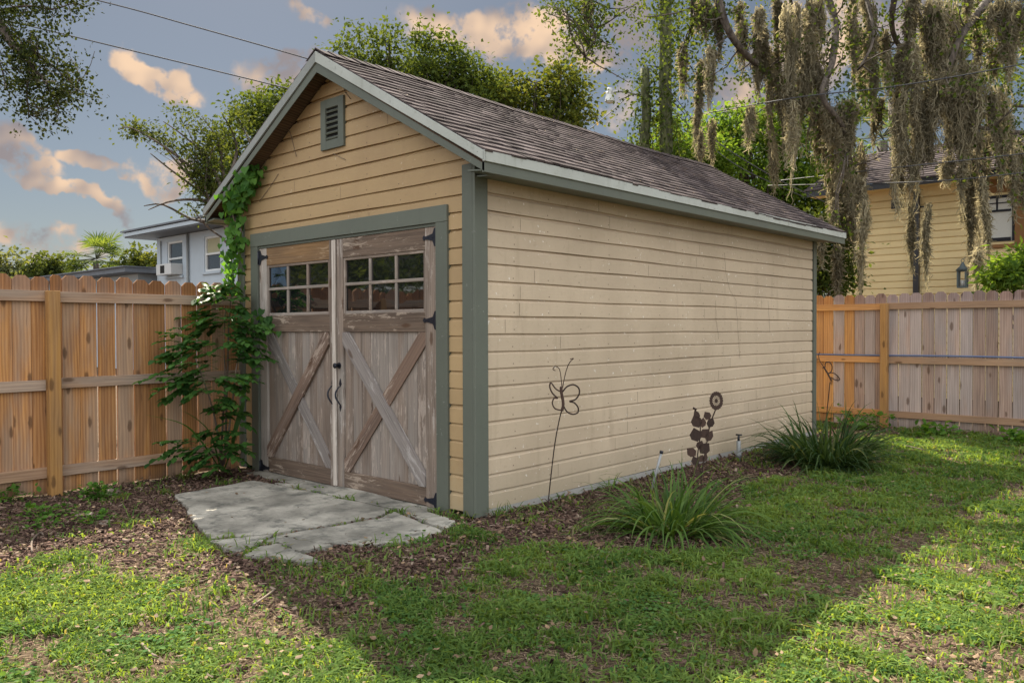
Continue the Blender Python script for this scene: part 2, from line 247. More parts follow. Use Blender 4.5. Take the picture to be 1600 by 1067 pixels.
# ---------------------------------------------------------------- mesh helpers
def tag(o,label=None,cat=None,group=None,kind=None):
    if label:o['label']=label
    if cat:o['category']=cat
    if group:o['group']=group
    if kind:o['kind']=kind
    return o
def empty(name,loc,label=None,cat=None,group=None):
    o=bpy.data.objects.new(name,None); COL.objects.link(o); o.location=loc; o.empty_display_size=.1; return tag(o,label,cat,group)
def rel(o,parent):
    if parent is not None:
        o.parent=parent
        p=parent; off=Vector((0,0,0))
        while p is not None: off+=p.location; p=p.parent
        o.location=-off
class MB:
    def __init__(s): s.v=[];s.f=[];s.uv=[];s.r=[];s.m=[];s.sm=[]
    def face(s,pts,uv=None,r=None,m=0,sm=False):
        i=len(s.v); s.v+= [tuple(p) for p in pts]; s.f.append(tuple(range(i,i+len(pts))))
        s.uv+= uv if uv else [(p[0],p[2]+p[1]) for p in pts]
        s.r.append(random.random() if r is None else r); s.m.append(m); s.sm.append(sm)
    def box(s,c,a,b,d,r=None,m=0):      # a = half vector along the grain
        c,a,b,d=map(Vector,(c,a,b,d)); r=random.random() if r is None else r
        ou,ov=random.random()*20,random.random()*20; la,lb,ld=a.length,b.length,d.length
        if a.cross(b).dot(d)<0: d=-d
        P=lambda i,j,k:c+a*i+b*j+d*k
        def q(pp,uvs): s.face(pp,[(u+ou,v+ov) for u,v in uvs],r,m)
        for k in (1,-1):
            pp=[P(-1,-1,k),P(1,-1,k),P(1,1,k),P(-1,1,k)]; uu=[(-la,-lb),(la,-lb),(la,lb),(-la,lb)]
            if k<0: pp.reverse();uu.reverse()
            q(pp,uu)
            pp=[P(-1,k,1),P(1,k,1),P(1,k,-1),P(-1,k,-1)]; uu=[(-la,lb*k+ld),(la,lb*k+ld),(la,lb*k-ld),(-la,lb*k-ld)]
            if k<0: pp.reverse();uu.reverse()
            q(pp,uu)
            pp=[P(k,-1,-1),P(k,1,-1),P(k,1,1),P(k,-1,1)]; uu=[(0,-lb),(0,lb),(.02,lb),(.02,-lb)]
            if k<0: pp.reverse();uu.reverse()
            q(pp,uu)
    def aabox(s,x0,x1,y0,y1,z0,z1,g='x',r=None,m=0):
        c=((x0+x1)/2,(y0+y1)/2,(z0+z1)/2); h=dict(x=((x1-x0)/2,0,0),y=(0,(y1-y0)/2,0),z=(0,0,(z1-z0)/2))
        o=[k for k in 'xyz' if k!=g]; o.sort(key=lambda k:-max(map(abs,h[k])))
        s.box(c,h[g],h[o[0]],h[o[1]],r,m)
    def tube(s,pts,rad,n=6,r=None,m=0,cap=True):
        pts=[Vector(p) for p in pts]; k=len(pts); rad=[rad]*k if not hasattr(rad,'__len__') else rad
        r=random.random() if r is None else r; i0=len(s.v); t0=None; L=0; nrm=None
        for i,p in enumerate(pts):
            t=(pts[min(i+1,k-1)]-pts[max(i-1,0)])
            t=t.normalized() if t.length>1e-9 else Vector((0,0,1))
            if nrm is None: nrm=t.orthogonal().normalized()
            else:
                nrm=(nrm-t*nrm.dot(t)); nrm=nrm.normalized() if nrm.length>1e-6 else t.orthogonal().normalized()
            b=t.cross(nrm)
            for j in range(n):
                a=2*math.pi*j/n; s.v.append(tuple(p+(nrm*math.cos(a)+b*math.sin(a))*rad[i]))
        ou=random.random()*9
        for i in range(k-1):
            for j in range(n):
                a=i0+i*n+j; b_=i0+i*n+(j+1)%n; s.f.append((a,b_,b_+n,a+n)); s.uv+=[(i*.1+ou,j/n*.3),(i*.1+ou,(j+1)/n*.3),((i+1)*.1+ou,(j+1)/n*.3),((i+1)*.1+ou,j/n*.3)]
                s.r.append(r);s.m.append(m);s.sm.append(True)
        if cap:
            for base,rev in ((i0,True),(i0+(k-1)*n,False)):
                idx=[base+j for j in range(n)]
                if rev: idx.reverse()
                s.f.append(tuple(idx)); s.uv+=[(0,0)]*n; s.r.append(r); s.m.append(m); s.sm.append(False)
    def prism(s,poly,n,r=None,m=0):     # poly: list of points, n: thickness vector
        n=Vector(n); P=[Vector(p) for p in poly]; r=random.random() if r is None else r
        nn=(P[1]-P[0]).cross(P[2]-P[1])
        ar=Vector((0,0,0))
        for i in range(len(P)): ar+=P[i].cross(P[(i+1)%len(P)])
        if ar.dot(n)<0: P.reverse()
        o=random.random()*9; g=[(p.z+o,p.x+p.y+o) for p in P]
        s.face([p+n for p in P],g,r,m); s.face(list(reversed(P)),list(reversed(g)),r,m)
        for i in range(len(P)):
            a,b=P[i],P[(i+1)%len(P)]; s.face([a,b,b+n,a+n],[(a.z,a.x),(b.z,b.x),(b.z,b.x+.02),(a.z,a.x+.02)],r,m)
    def build(s,name,mats,parent=None,bevel=0.):
        me=bpy.data.meshes.new(name); me.from_pydata(s.v,[],s.f)
        ul=me.uv_layers.new(name='UVMap'); ul.data.foreach_set('uv',np.array(s.uv,dtype=np.float32).ravel())
        at_=me.attributes.new('rnd','FLOAT','FACE'); at_.data.foreach_set('value',np.array(s.r,dtype=np.float32))
        for mm in (mats if isinstance(mats,(list,tuple)) else [mats]): me.materials.append(MATS[mm])
        me.polygons.foreach_set('material_index',s.m); me.polygons.foreach_set('use_smooth',s.sm); me.update()
        o=bpy.data.objects.new(name,me); COL.objects.link(o); rel(o,parent)
        if bevel:
            md=o.modifiers.new('bevel','BEVEL'); md.width=bevel; md.segments=1; md.limit_method='ANGLE'
            wd=o.modifiers.new('weld','WELD'); wd.merge_threshold=.0004; o.modifiers.move(1,0)
        return o
def npmesh(name,V,Fq,rnd,mat,parent=None,smooth=False):
    """V (n,k,3), Fq template faces (list of equal length), rnd (n,)"""
    n,k,_=V.shape; Fq=np.array(Fq); fs=Fq.shape[1]
    faces=(Fq[None]+ (np.arange(n)*k)[:,None,None]).reshape(-1,fs)
    me=bpy.data.meshes.new(name); me.vertices.add(n*k); me.vertices.foreach_set('co',V.astype(np.float32).ravel())
    nf=len(faces); me.loops.add(nf*fs); me.polygons.add(nf)
    me.loops.foreach_set('vertex_index',faces.astype(np.int32).ravel())
    me.polygons.foreach_set('loop_start',(np.arange(nf)*fs).astype(np.int32)); me.polygons.foreach_set('loop_total',np.full(nf,fs,dtype=np.int32))
    a=me.attributes.new('rnd','FLOAT','FACE'); a.data.foreach_set('value',np.repeat(rnd,len(Fq)).astype(np.float32))
    me.materials.append(MATS[mat]); me.update(calc_edges=True)
    if smooth: me.polygons.foreach_set('use_smooth',[True]*nf)
    o=bpy.data.objects.new(name,me); COL.objects.link(o); rel(o,parent); return o
def unit(a): return a/np.maximum(np.linalg.norm(a,axis=-1,keepdims=True),1e-9)
def scatter(T,P,D,U,S,W=None):
    """template T (k,3): x side, y along, z up ; P pos, D direction, U approx up, S length scale, W width scale"""
    T=np.array(T,float); D=unit(D); X=unit(np.cross(D,U)); Z=np.cross(X,D); W=S if W is None else W
    return P[:,None]+X[:,None]*(T[None,:,0:1]*W[:,None,None])+D[:,None]*(T[None,:,1:2]*S[:,None,None])+Z[:,None]*(T[None,:,2:3]*W[:,None,None])
DIA=[(0,0,0),(-.28,.45,.08),(0,1,0),(.28,.45,.08)]; DIAF=[(0,3,2,1)]
OVAL=[(0,0,0),(-.3,.3,.07),(-.26,.68,.05),(0,1,-.06),(.26,.68,.05),(.3,.3,.07)]; OVALF=[(0,3,2,1),(0,5,4,3)]
HEART=[(0,0,0),(-.38,-.14,.06),(-.46,.35,.1),(0,1,-.12),(.46,.35,.1),(.38,-.14,.06)]; HEARTF=[(0,3,2,1),(0,5,4,3)]
def rdir(n,down=0.): 
    d=RNG.normal(size=(n,3)); d=unit(d); d[:,2]-=down; return unit(d)
def vnoise(x,y,s,seed=0):
    g=np.random.default_rng(seed).random((64,64)); x=np.asarray(x)/s+100;y=np.asarray(y)/s+100
    i=np.floor(x).astype(int);j=np.floor(y).astype(int);fx=x-i;fy=y-j;fx=fx*fx*(3-2*fx);fy=fy*fy*(3-2*fy)
    G=lambda a,b:g[a%64,b%64]
    return (G(i,j)*(1-fx)+G(i+1,j)*fx)*(1-fy)+(G(i,j+1)*(1-fx)+G(i+1,j+1)*fx)*fy
def ghgt(x,y):
    h=.05*(vnoise(x,y,1.3,3)-.5)+.02*(vnoise(x,y,.35,4)-.5)
    k=np.clip((np.maximum(np.abs(np.asarray(x)+1.6)-2.1,np.abs(np.asarray(y)-2.6)-4.6))/.6,0,1)   # level under shed and pad
    return h*k
#PARTS
# ---------------------------------------------------------------- garden shed
WD,LN,HE=3.294,6.152,2.60; SL=.571; EX=.30; OV=.20; RX=-WD/2
def ztop(x): return 2.575+(EX-abs(x-RX)+ (0-RX))*SL if False else 2.575+((EX-RX)-abs(x-RX))*SL
shed=empty('garden_shed',(RX,LN/2,0),'golden cream clapboard garden shed with green trim and weathered double doors','shed')
def siding(mb,org,ax,nm,xr,z0,z1,e,breaks=(),wob=.0035,nails=True,joint=(2.2,4.2),frac=.6,seed=1,depth=1.):
    rr=random.Random(seed); org,ax,nm=Vector(org),Vector(ax),Vector(nm); z=z0; org=org+nm*.003; b=0
    while z<z1-1e-4:
        prof=[(0,0.),(.80*e,0.),(.87*e,-.010*depth),(e+.008,-.026*depth)]
        zt=min(z+e+.008,z1)
        ph=rr.random()*50; br=rr.random(); joints=[]; t=-12+rr.random()*3
        while t<14: t+=rr.uniform(*joint); joints.append((t,rr.random()))
        def wz(u,ph=ph): return wob*(math.sin(u*1.7+ph)+.6*math.sin(u*4.9+ph*2))
        def rv(u): 
            for t_,r_ in joints:
                if u<t_: return .5*br+.5*r_
            return br
        cuts=sorted(set([h for h,_ in prof]+[q-z for q in breaks if 0<q-z<e]))
        cuts=[h for h in cuts if z+h<=zt+1e-6]
        if zt-z not in cuts and z+cuts[-1]<zt-1e-5: cuts.append(zt-z)
        def dp(h):
            for i in range(3):
                if h<=prof[i+1][0]+1e-9: return prof[i][1]+(prof[i+1][1]-prof[i][1])*(h-prof[i][0])/(prof[i+1][0]-prof[i][0])
            return prof[-1][1]
        for i in range(len(cuts)-1):
            h0,h1=cuts[i],cuts[i+1]; zm=z+(h0+h1)/2
            A=xr(z+h0,zm); B=xr(z+h1,zm)
            for (a0,b0),(a1,b1) in zip(A,B):
                if b0-a0<.004 and b1-a1<.004: continue
                n=max(1,int((b0-a0)/.3)) if wob else 1
                ks=[k/n for k in range(n+1)]
                for k in range(n):
                    u0,u1=a0+(b0-a0)*ks[k],a0+(b0-a0)*ks[k+1]; v0,v1=a1+(b1-a1)*ks[k],a1+(b1-a1)*ks[k+1]
                    def P(u,h): return org+ax*u+Vector((0,0,z+h+wz(u)))+nm*dp(h)
                    r=rv((u0+u1)/2)
                    mb.face([P(u0,h0),P(u1,h0),P(v1,h1),P(v0,h1)],[(u0+ph,z+h0),(u1+ph,z+h0),(v1+ph,z+h1),(v0+ph,z+h1)],r)
                    if i==0:
                        Q=lambda u:org+ax*u+Vector((0,0,z+.003+wz(u)))-nm*.030*depth
                        mb.face([Q(u0),Q(u1),P(u1,h0),P(u0,h0)],[(u0,0),(u1,0),(u1,.02),(u0,.02)],r)
        if nails:
            for (a0,b0) in xr(z+.4*e,z+.4*e):
                u=math.ceil(a0/.41)*.41+rr.uniform(-.01,.01)
                while u<b0-.02:
                    if rr.random()<.85 and u>a0+.01:
                        c=org+ax*(u+rr.uniform(-.006,.006))+Vector((0,0,z+e*.22))+nm*.001; up=Vector((0,0,1)); s=.0048
                        mb.face([c-ax*s-up*s*.6,c-up*s,c+ax*s-up*s*.6,c+ax*s+up*s*.6,c+up*s,c-ax*s+up*s*.6],None,None,1)
                    u+=.41
                for (t_,r_) in joints:
                    if a0+.1<t_<b0-.1 and b0-a0>1:
                        c=org+ax*t_+nm*.0012; w_=.0016
                        mb.face([c+ax*-w_+Vector((0,0,z+.003)),c+ax*w_+Vector((0,0,z+.003)),c+ax*w_+Vector((0,0,z+.8*e)),c+ax*-w_+Vector((0,0,z+.8*e))],None,None,1)
        z+=e; b+=1
DL,DR,DT=-2.915,-.389,2.169; TW=.125
def xr_front(z,zm):
    lo,hi=-WD+.10,-.10
    if z>2.40:
        s=(2.575-.075+((EX-RX))*SL-z)/SL; lo,hi=max(RX-s,-WD+.01),min(RX+s,-.01)
        if hi<lo: lo=hi=RX
    if zm<DT+TW*.6: return [(lo,DL-TW+.02),(DR+TW-.02,hi)]
    return [(lo,hi)]
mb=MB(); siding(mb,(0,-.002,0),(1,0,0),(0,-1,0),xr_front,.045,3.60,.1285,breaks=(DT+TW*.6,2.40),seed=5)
mb.build('front_wall',['siding_gold_light','nail'],shed)
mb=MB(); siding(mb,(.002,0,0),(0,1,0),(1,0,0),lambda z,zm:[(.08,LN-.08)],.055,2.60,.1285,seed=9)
for l in ([(1132,395),(1134,425),(1140,452),(1150,470),(1152,500),(1156,560)],[(1118,470),(1119,500),(1123,530)],[(1200,470),(1203,520)]):   # hairline cracks that run down over the boards
    P=[onx(x,y,.0065) for x,y in l]
    for i in range(len(P)-1):
        for k in range(6):
            a=P[i].lerp(P[i+1],k/6); b=P[i].lerp(P[i+1],(k+1)/6); j=Vector((0,.006*math.sin(k*2.3+i*5),0)); w_=Vector((0,.0022,0)); mb.face([a+j-w_,a+j+w_,b+w_,b-w_],None,None,1)
mb.build('side_wall',['siding_pale_light','nail'],shed)
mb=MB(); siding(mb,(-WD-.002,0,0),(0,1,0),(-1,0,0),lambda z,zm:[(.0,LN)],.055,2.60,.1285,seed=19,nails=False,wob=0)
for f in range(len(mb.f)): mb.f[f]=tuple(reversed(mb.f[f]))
mb.build('side_wall',['siding_pale_light','nail'],shed)
mb=MB(); mb.prism([(-WD+.02,LN-.02,.05),(-.02,LN-.02,.05),(-.02,LN-.02,2.6),(RX,LN-.02,3.54),(-WD+.02,LN-.02,2.6)],(0,.02,0)); mb.build('back_wall','siding_pale_light',shed)
# inner shell so no light leaks, and the block footing
for a in (-.05,-WD+.03):
    mb=MB(); mb.aabox(a,a+.02,.04,LN-.04,0,2.62,'y'); mb.build('wall_lining','dark_void',shed)
for a in ((-.14,.004),(-WD,-WD+.12)):
    mb=MB(); mb.aabox(a[0],a[1],.1,LN,-.1,.052,'y'); mb.build('footing','concrete_block',shed)
# corner boards
def boards(lst,name,matn,bev=.002):
    for a in lst:
        mb=MB(); mb.aabox(*a); mb.build(name,matn,shed,bev)
boards([(-.105,-.0,-.024,.0,.02,2.56,'z'),(.0,.026,-.022,.112,.015,2.56,'z'),(-WD,-WD+.115,-.024,.0,.02,2.45,'z'),(0,.024,LN-.09,LN,.03,2.52,'z')],'corner_board','trim_green')
for a in [(DL-TW,DL,-.026,.02,.005,DT,'z'),(DR,DR+TW,-.026,.02,.005,DT,'z'),(DL-TW,DR+TW,-.028,.018,DT+.001,DT+TW,'x')]:
    mb=MB(); mb.aabox(*a); mb.build('door_casing','trim_green',shed,.002)
mb=MB(); mb.aabox(DL,DR,-.012,.03,DT-.022,DT-.002,'x'); mb.aabox(DL-.02,DR+.02,.045,.09,-.02,DT,'x',m=1); mb.build('door_stop',['trim_green','dark_void'],shed)
# vent
vt=MB(); x0,x1,z0,z1=-1.855,-1.525,2.92,3.345; fw_=.075
for a in [(x0,x0+fw_,z0,z1,'z'),(x1-fw_,x1,z0,z1,'z'),(x0+fw_,x1-fw_,z0,z0+fw_,'x'),(x0+fw_,x1-fw_,z1-fw_,z1,'x')]: vt.aabox(a[0],a[1],-.028,.004,a[2],a[3],a[4])
vo=vt.build('gable_vent','trim_green',shed,.002)
ml=MB(); zz=z0+fw_+.01
for i in range(6):
    h=(z1-z0-2*fw_)/6; c=(RX-.043,-.012,z0+fw_+h*(i+.5)); ml.box(c,((x1-x0)/2-fw_,0,0),(0,-.016,-.014),(0,.003,-.004))
ml.build('slat','trim_green',vo)
ml=MB(); ml.aabox(x0+fw_,x1-fw_,-.009,-.006,z0+fw_,z1-fw_); ml.build('backing','dark_void',vo)
# roof: decking, soffit, fascia, shingles
y0,y1=-OV,LN+OV
for s in (1,-1):
    X=lambda x: RX+s*(x-RX)
    mb=MB(); mb.prism([(X(EX-.01),y0+.005,2.575-.005),(X(RX),y0+.005,ztop(RX)-.01),(X(RX),y0+.005,ztop(RX)-.035),(X(EX-.01),y0+.005,2.575-.03)],(0,y1-y0-.01,0)); mb.build('roof_deck','soffit_wood',shed)
    sh=MB(); slope=Vector((s,0,-SL)).normalized(); nrm=Vector((s*SL,0,1)).normalized(); Ls=(EX-RX)*math.sqrt(1+SL*SL); e=.118; n=int(Ls/e)+1
    rr=random.Random(4+s)
    for i in range(n+1):
        d1=Ls+.02-i*e; d0=max(d1-e-.03,0)
        if d1<.03: break
        y=y0-.012-rr.random()*.15; 
        while y<y1+.012:
            w_=rr.uniform(.07,.20); a,b=max(y,y0-.014),min(y+w_,y1+.014); y+=w_
            if b-a<.01: continue
            jd=rr.uniform(-.006,.006); lift=.009+rr.random()*.005; r=rr.random()
            bow=.012*math.sin(a*.9+1)+.006*math.sin(a*2.3)
            o=Vector((RX,0,ztop(RX)+bow))
            P=lambda d,yy,h:o+slope*d+Vector((0,yy,0))+nrm*h
            dd=d1+jd; g=.0015
            T=[P(d0,a+g,.001),P(d0,b-g,.001),P(dd,b-g,lift+.003),P(dd,a+g,lift+.003)]
            Bm=[P(dd,a+g,-.002),P(dd,b-g,-.002)]
            if s<0: 
                sh.face([T[3],T[2],T[1],T[0]],None,r); sh.face([Bm[0],Bm[1],T[2],T[3]],None,r)
            else:
                sh.face(T[::-1],None,r); sh.face([T[3],T[2],Bm[1],Bm[0]],None,r)
            sh.face([T[0],T[3],Bm[0]],None,r); sh.face([T[1],Bm[1],T[2]],None,r)
    sh.build('roof_slope','shingle',shed)
    # eave edge: pale drip board above, green fascia under it
    mb=MB(); mb.aabox(*sorted((X(EX-.004),X(EX+.016))),y0-.018,y1+.018,2.503,2.577,'y'); mb.build('drip_board','edge_white',shed,.002)
    mb=MB(); mb.aabox(*sorted((X(EX-.022),X(EX+.002))),y0-.004,y1+.004,2.432,2.502,'y'); mb.build('fascia','trim_green',shed,.002)
    for xi,ya,yb in ((.13,y0+.006,-.001),(.027,0.,LN),(.13,LN+.001,y1-.006)):
        mb=MB(); mb.prism([(X(EX-.023),ya,2.445),(X(EX-.023),ya,2.455),(X(xi),ya,2.47),(X(xi),ya,2.46)],(0,yb-ya,0)); mb.build('soffit','trim_green',shed)
    for yy,nm_,off,h0,h1,mt_,nme in ((y0,-1,.018,.0,.078,'edge_white','rake_board'),(y0,-1,.004,.080,.150,'trim_green','fascia'),(y1,1,.018,.0,.078,'edge_white','rake_board'),(y1,1,.004,.080,.150,'trim_green','fascia')):
        mb=MB(); k=math.sqrt(1+SL*SL); xe=EX+.016 if h0==0 else EX+.002
        zz=lambda x,h: 2.577+(EX-x)*SL-h*k
        pl=[(X(xe),yy,zz(xe,h0)),(X(RX),yy,zz(RX,h0)),(X(RX),yy,zz(RX,h1)),(X(xe),yy,max(zz(xe,h1),2.503 if h0==0 else 2.434))]
        if h0: pl[0]=(X(xe),yy,2.502); pl.insert(1,(X(EX-(2.502-2.577+.08*k)/SL if False else EX-.03),yy,zz(EX-.03,h0)))
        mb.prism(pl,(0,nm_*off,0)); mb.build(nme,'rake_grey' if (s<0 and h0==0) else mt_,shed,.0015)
    # rafter lookouts and the board between wall and rake
    mb=MB(); mb.prism([(X(EX-.03),y0+.006,2.505),(X(RX),y0+.006,ztop(RX)-.065),(X(RX),y0+.006,ztop(RX)-.105),(X(EX-.03),y0+.006,2.47)],(0,.02,0))
    mb.prism([(X(EX-.03),y0+.03,2.52),(X(RX),y0+.03,ztop(RX)-.038),(X(RX),y0+.03,ztop(RX)-.052),(X(EX-.03),y0+.03,2.50)],(0,OV-.03,0)); mb.build('rake_soffit','soffit_wood',shed)
mb=MB(); rr=random.Random(3); y=y0-.015
while y<y1:
    w_=.125; r=rr.random(); bow=.012*math.sin(y*.9+1)+.006*math.sin(y*2.3)+rr.uniform(0,.004)
    for s in (1,-1):
        a=Vector((RX,y,ztop(RX)+.018+bow)); d=Vector((s*.14,0,-.08)); 
        p=[a+Vector((0,0,.006)),a+d+Vector((0,0,.006)),a+d+Vector((0,w_+.03,-.004)),a+Vector((0,w_+.03,-.004))]
        if s<0:p.reverse()
        mb.face(p,None,r); q=[p[0],p[1],p[1]-Vector((0,0,.012)),p[0]-Vector((0,0,.012))] if s>0 else [p[3],p[2],p[2]-Vector((0,0,.012)),p[3]-Vector((0,0,.012))]
        mb.face(q[::-1] if s>0 else q,None,r)
    y+=w_
mb.build('ridge_cap','shingle',shed)
# fallen twigs lying on the roof are part of the scatter below

# ---- doors
def door(x0,x1,left):
    d=empty('barn_door',((x0+x1)/2,0,0)); rel(d,shed)
    d.location=Vector(((x0+x1)/2,0,0))-shed.location
    yf=-.006; sl0,sl1=(.125,.105) if left else (.085,.135)
    zt,zb=DT-.024,.018; top=.165; wz0,wz1=1.505,zt-top
    def part(name,matn,*bx,bev=.0025):
        mb=MB()
        for b in bx: mb.aabox(*b)
        return mb.build(name,matn,d,bev)
    part('stile','door_stile',(x0,x0+sl0,yf,yf+.04,zb,zt,'z')); part('stile','door_stile',(x1-sl1,x1,yf,yf+.04,zb,zt,'z'))
    xi0,xi1=x0+sl0+.001,x1-sl1-.001
    part('top_rail','door_top_rail' if left else 'door_rail',(xi0,xi1,yf+.002,yf+.04,wz1,zt,'x'))
    part('middle_rail','door_rail',(xi0,xi1,yf+.002,yf+.04,1.352,wz0,'x'))
    part('bottom_rail','door_rail',(xi0,xi1,yf+.002,yf+.04,zb+.005,.165,'x'))
    wf=MB(); b=.024
    for a in ((xi0,xi0+b,wz0+.001,wz1-.001,'z'),(xi1-b,xi1,wz0+.001,wz1-.001,'z')): wf.aabox(a[0],a[1],yf+.008,yf+.03,a[2],a[3],a[4])
    for a in ((xi0+b,xi1-b,wz0+.001,wz0+b,'x'),(xi0+b,xi1-b,wz1-b,wz1-.001,'x')): wf.aabox(a[0],a[1],yf+.0082,yf+.03,a[2],a[3],a[4])
    zm=(wz0+wz1)/2+.012; wf.aabox(xi0+b,xi1-b,yf+.006,yf+.03,zm-.013,zm+.013,'x')
    ww=(xi1-xi0-2*b)
    for k in (1,2):
        xc=xi0+b+ww*k/3
        for (za,zb_) in ((wz0+b,zm-.0132),(zm+.0132,wz1-b)): wf.aabox(xc-.014,xc+.014,yf+.0075,yf+.03,za,zb_,'z')
    wn=wf.build('window','door_panel',d,.004)
    for i in range(3):
        for (za,zb_) in ((wz0+b,zm-.013),(zm+.013,wz1-b)):
            xa=xi0+b+ww*i/3; tilt=random.uniform(-.0025,.0025)
            mb=MB(); mb.face([(xa,yf+.022+tilt,za),(xa+ww/3,yf+.022-tilt,za),(xa+ww/3,yf+.022-tilt*.5,zb_),(xa,yf+.022+tilt*.5,zb_)]); mb.build('pane','door_glass',wn)
    # vertical panel boards
    n=9; pw=(xi1-xi0)/n; mb=MB()
    for i in range(n): 
        o=random.uniform(0,.003); mb.aabox(xi0+pw*i+.001,xi0+pw*(i+1)-.001,yf+.018+o,yf+.032,.1655,1.3515,'z')
    mb.build('panel','door_panel',d,.0015)
    # crossed braces, clipped to the panel opening
    za,zb_=.1665,1.3505; wv=.060
    def brace(fl,y_a,y_b,matn,x_off=0):
        A=(xi0,zb_) if not fl else (xi0,za); B=(xi1,za) if not fl else (xi1,zb_)
        s_=1 if fl else -1; dx=wv*1.0; dz=wv*1.25
        if fl: pl=[(xi0+.001,za),(xi0+dx*1.2,za),(xi1-.001,zb_-dz*1.3),(xi1-.001,zb_),(xi1-dx*1.2,zb_),(xi0+.001,za+dz*1.3)]
        else: pl=[(xi0+.001,zb_),(xi0+.001,zb_-dz*1.3),(xi1-dx*1.2,za),(xi1-.001,za),(xi1-.001,za+dz*1.3),(xi0+dx*1.2,zb_)]
        mb=MB(); n=Vector((0,y_b-y_a,0)); P=[Vector((x,y_a,z)) for x,z in pl]
        al=(Vector((B[0],0,B[1]))-Vector((A[0],0,A[1]))).normalized(); ac=Vector((-al.z,0,al.x))
        g=[(p.dot(al)+3*fl+x0,p.dot(ac)+5) for p in P]
        ar=Vector((0,0,0))
        for i in range(6): ar+=P[i].cross(P[(i+1)%6])
        if ar.dot(Vector((0,-1,0)))<0: P.reverse(); g.reverse()
        r=random.random()*.6+.2
        mb.face(P,g,r); 
        for i in range(6):
            a,b_=P[i],P[(i+1)%6]; mb.face([b_,a,a+n,b_+n],[g[(i+1)%6],g[i],(g[i][0],g[i][1]+.02),(g[(i+1)%6][0],g[(i+1)%6][1]+.02)],r)
        mb.build('brace',matn,d)
    if left: brace(False,yf+.004,yf+.017,'brace_grey'); brace(True,yf-.010,yf+.017,'brace_brown')
    else: brace(True,yf+.004,yf+.017,'brace_brown'); brace(False,yf-.010,yf+.017,'brace_grey')
    # hinges
    hx=x0 if left else x1; sg=1 if left else -1
    for hz in ((2.06,1.46,.055) if left else (2.065,1.44,.07)):
        mb=MB(); pl=[(hx-sg*.012,yf-.007,hz-.055),(hx-sg*.012,yf-.007,hz+.055),(hx+sg*.02,yf-.007,hz+.05),(hx+sg*.035,yf-.007,hz+.02),(hx+sg*.10,yf-.007,hz+.008),(hx+sg*.118,yf-.007,hz+.014),(hx+sg*.13,yf-.007,hz),(hx+sg*.118,yf-.007,hz-.014),(hx+sg*.10,yf-.007,hz-.008),(hx+sg*.035,yf-.007,hz-.02),(hx+sg*.02,yf-.007,hz-.05)]
        pl=[(hx+(x-hx)*1.2,y,hz+(z-hz)*1.35) for x,y,z in pl]
        mb.prism(pl,(0,.006,0)); mb.tube([(hx-sg*.004,yf-.010,hz-.06),(hx-sg*.004,yf-.010,hz+.06)],.008,8)
        for q in (.04,.09): mb.tube([(hx+sg*q,yf-.011,hz),(hx+sg*q,yf-.006,hz)],.005,6)
        mb.build('hinge','black_iron',d)
    # curled iron pull
    hx=x1-.060 if left else x0+.045; zc=.81
    mb=MB(); zt_,zb2=zc+.10,zc-.10
    for (zz,up,sc_) in ((zt_,1,1.),(zb2,-1,.8)):
        s_=sc_; mb.prism([(hx,yf-.005,zz-up*.025*s_),(hx+.016*s_,yf-.005,zz-up*.004*s_),(hx+.011*s_,yf-.005,zz+up*.016*s_),(hx,yf-.005,zz+up*.045*s_),(hx-.011*s_,yf-.005,zz+up*.016*s_),(hx-.016*s_,yf-.005,zz-up*.004*s_)],(0,.005,0))
    pts=[];
    for k in range(13):
        t=k/12; pts.append((hx-.021*math.sin(t*math.pi*1.25)*(1-t*.4)+.004*t,yf-.010-.034*math.sin(math.pi*t),zt_-.02-t*.165))
    mb.tube(pts,[.0055+.0025*math.sin(math.pi*k/12) for k in range(13)],8); mb.build('pull_handle','black_iron',d)
    if not left:
        kb=MB(); kx,kz=x0+.03,1.065
        kb.tube([(kx,yf-.001,kz),(kx,yf-.006,kz)],.026,16); kb.tube([(kx,yf-.006,kz),(kx,yf-.03,kz),(kx,yf-.036,kz),(kx,yf-.05,kz),(kx,yf-.058,kz)],[.01,.009,.02,.024,.014],16); kb.build('knob','black_iron',d)
    return d
XM=-1.665
door(DL+.004,XM-.003,True); door(XM+.003,DR-.004,False)
mb=MB(); mb.aabox(XM-.052,XM-.002,-.022,-.0065,.03,DT-.03,'z'); mb.build('astragal','astragal_wood',shed,.003)

# ---------------------------------------------------------------- ground
gx=np.concatenate([np.linspace(-60,-5,30)[:-1],np.linspace(-5,8,100)[:-1],np.linspace(8,60,30)]); gy=np.concatenate([np.linspace(-40,-5,20)[:-1],np.linspace(-5,9,100)[:-1],np.linspace(9,90,30)])
XX,YY=np.meshgrid(gx,gy); ZZ=ghgt(XX,YY); nx,ny=len(gx),len(gy)
V=np.stack([XX.ravel(),YY.ravel(),ZZ.ravel()],1); I=np.arange((ny-1)*nx).reshape(ny-1,nx)[:,:-1].ravel(); Fg=np.stack([I,I+1,I+1+nx,I+nx],1)
me=bpy.data.meshes.new('ground'); me.from_pydata(V.tolist(),[],Fg.tolist()); me.materials.append(MATS['soil']); me.polygons.foreach_set('use_smooth',[True]*len(me.polygons))
g=bpy.data.objects.new('ground',me); COL.objects.link(g); g['kind']='structure'
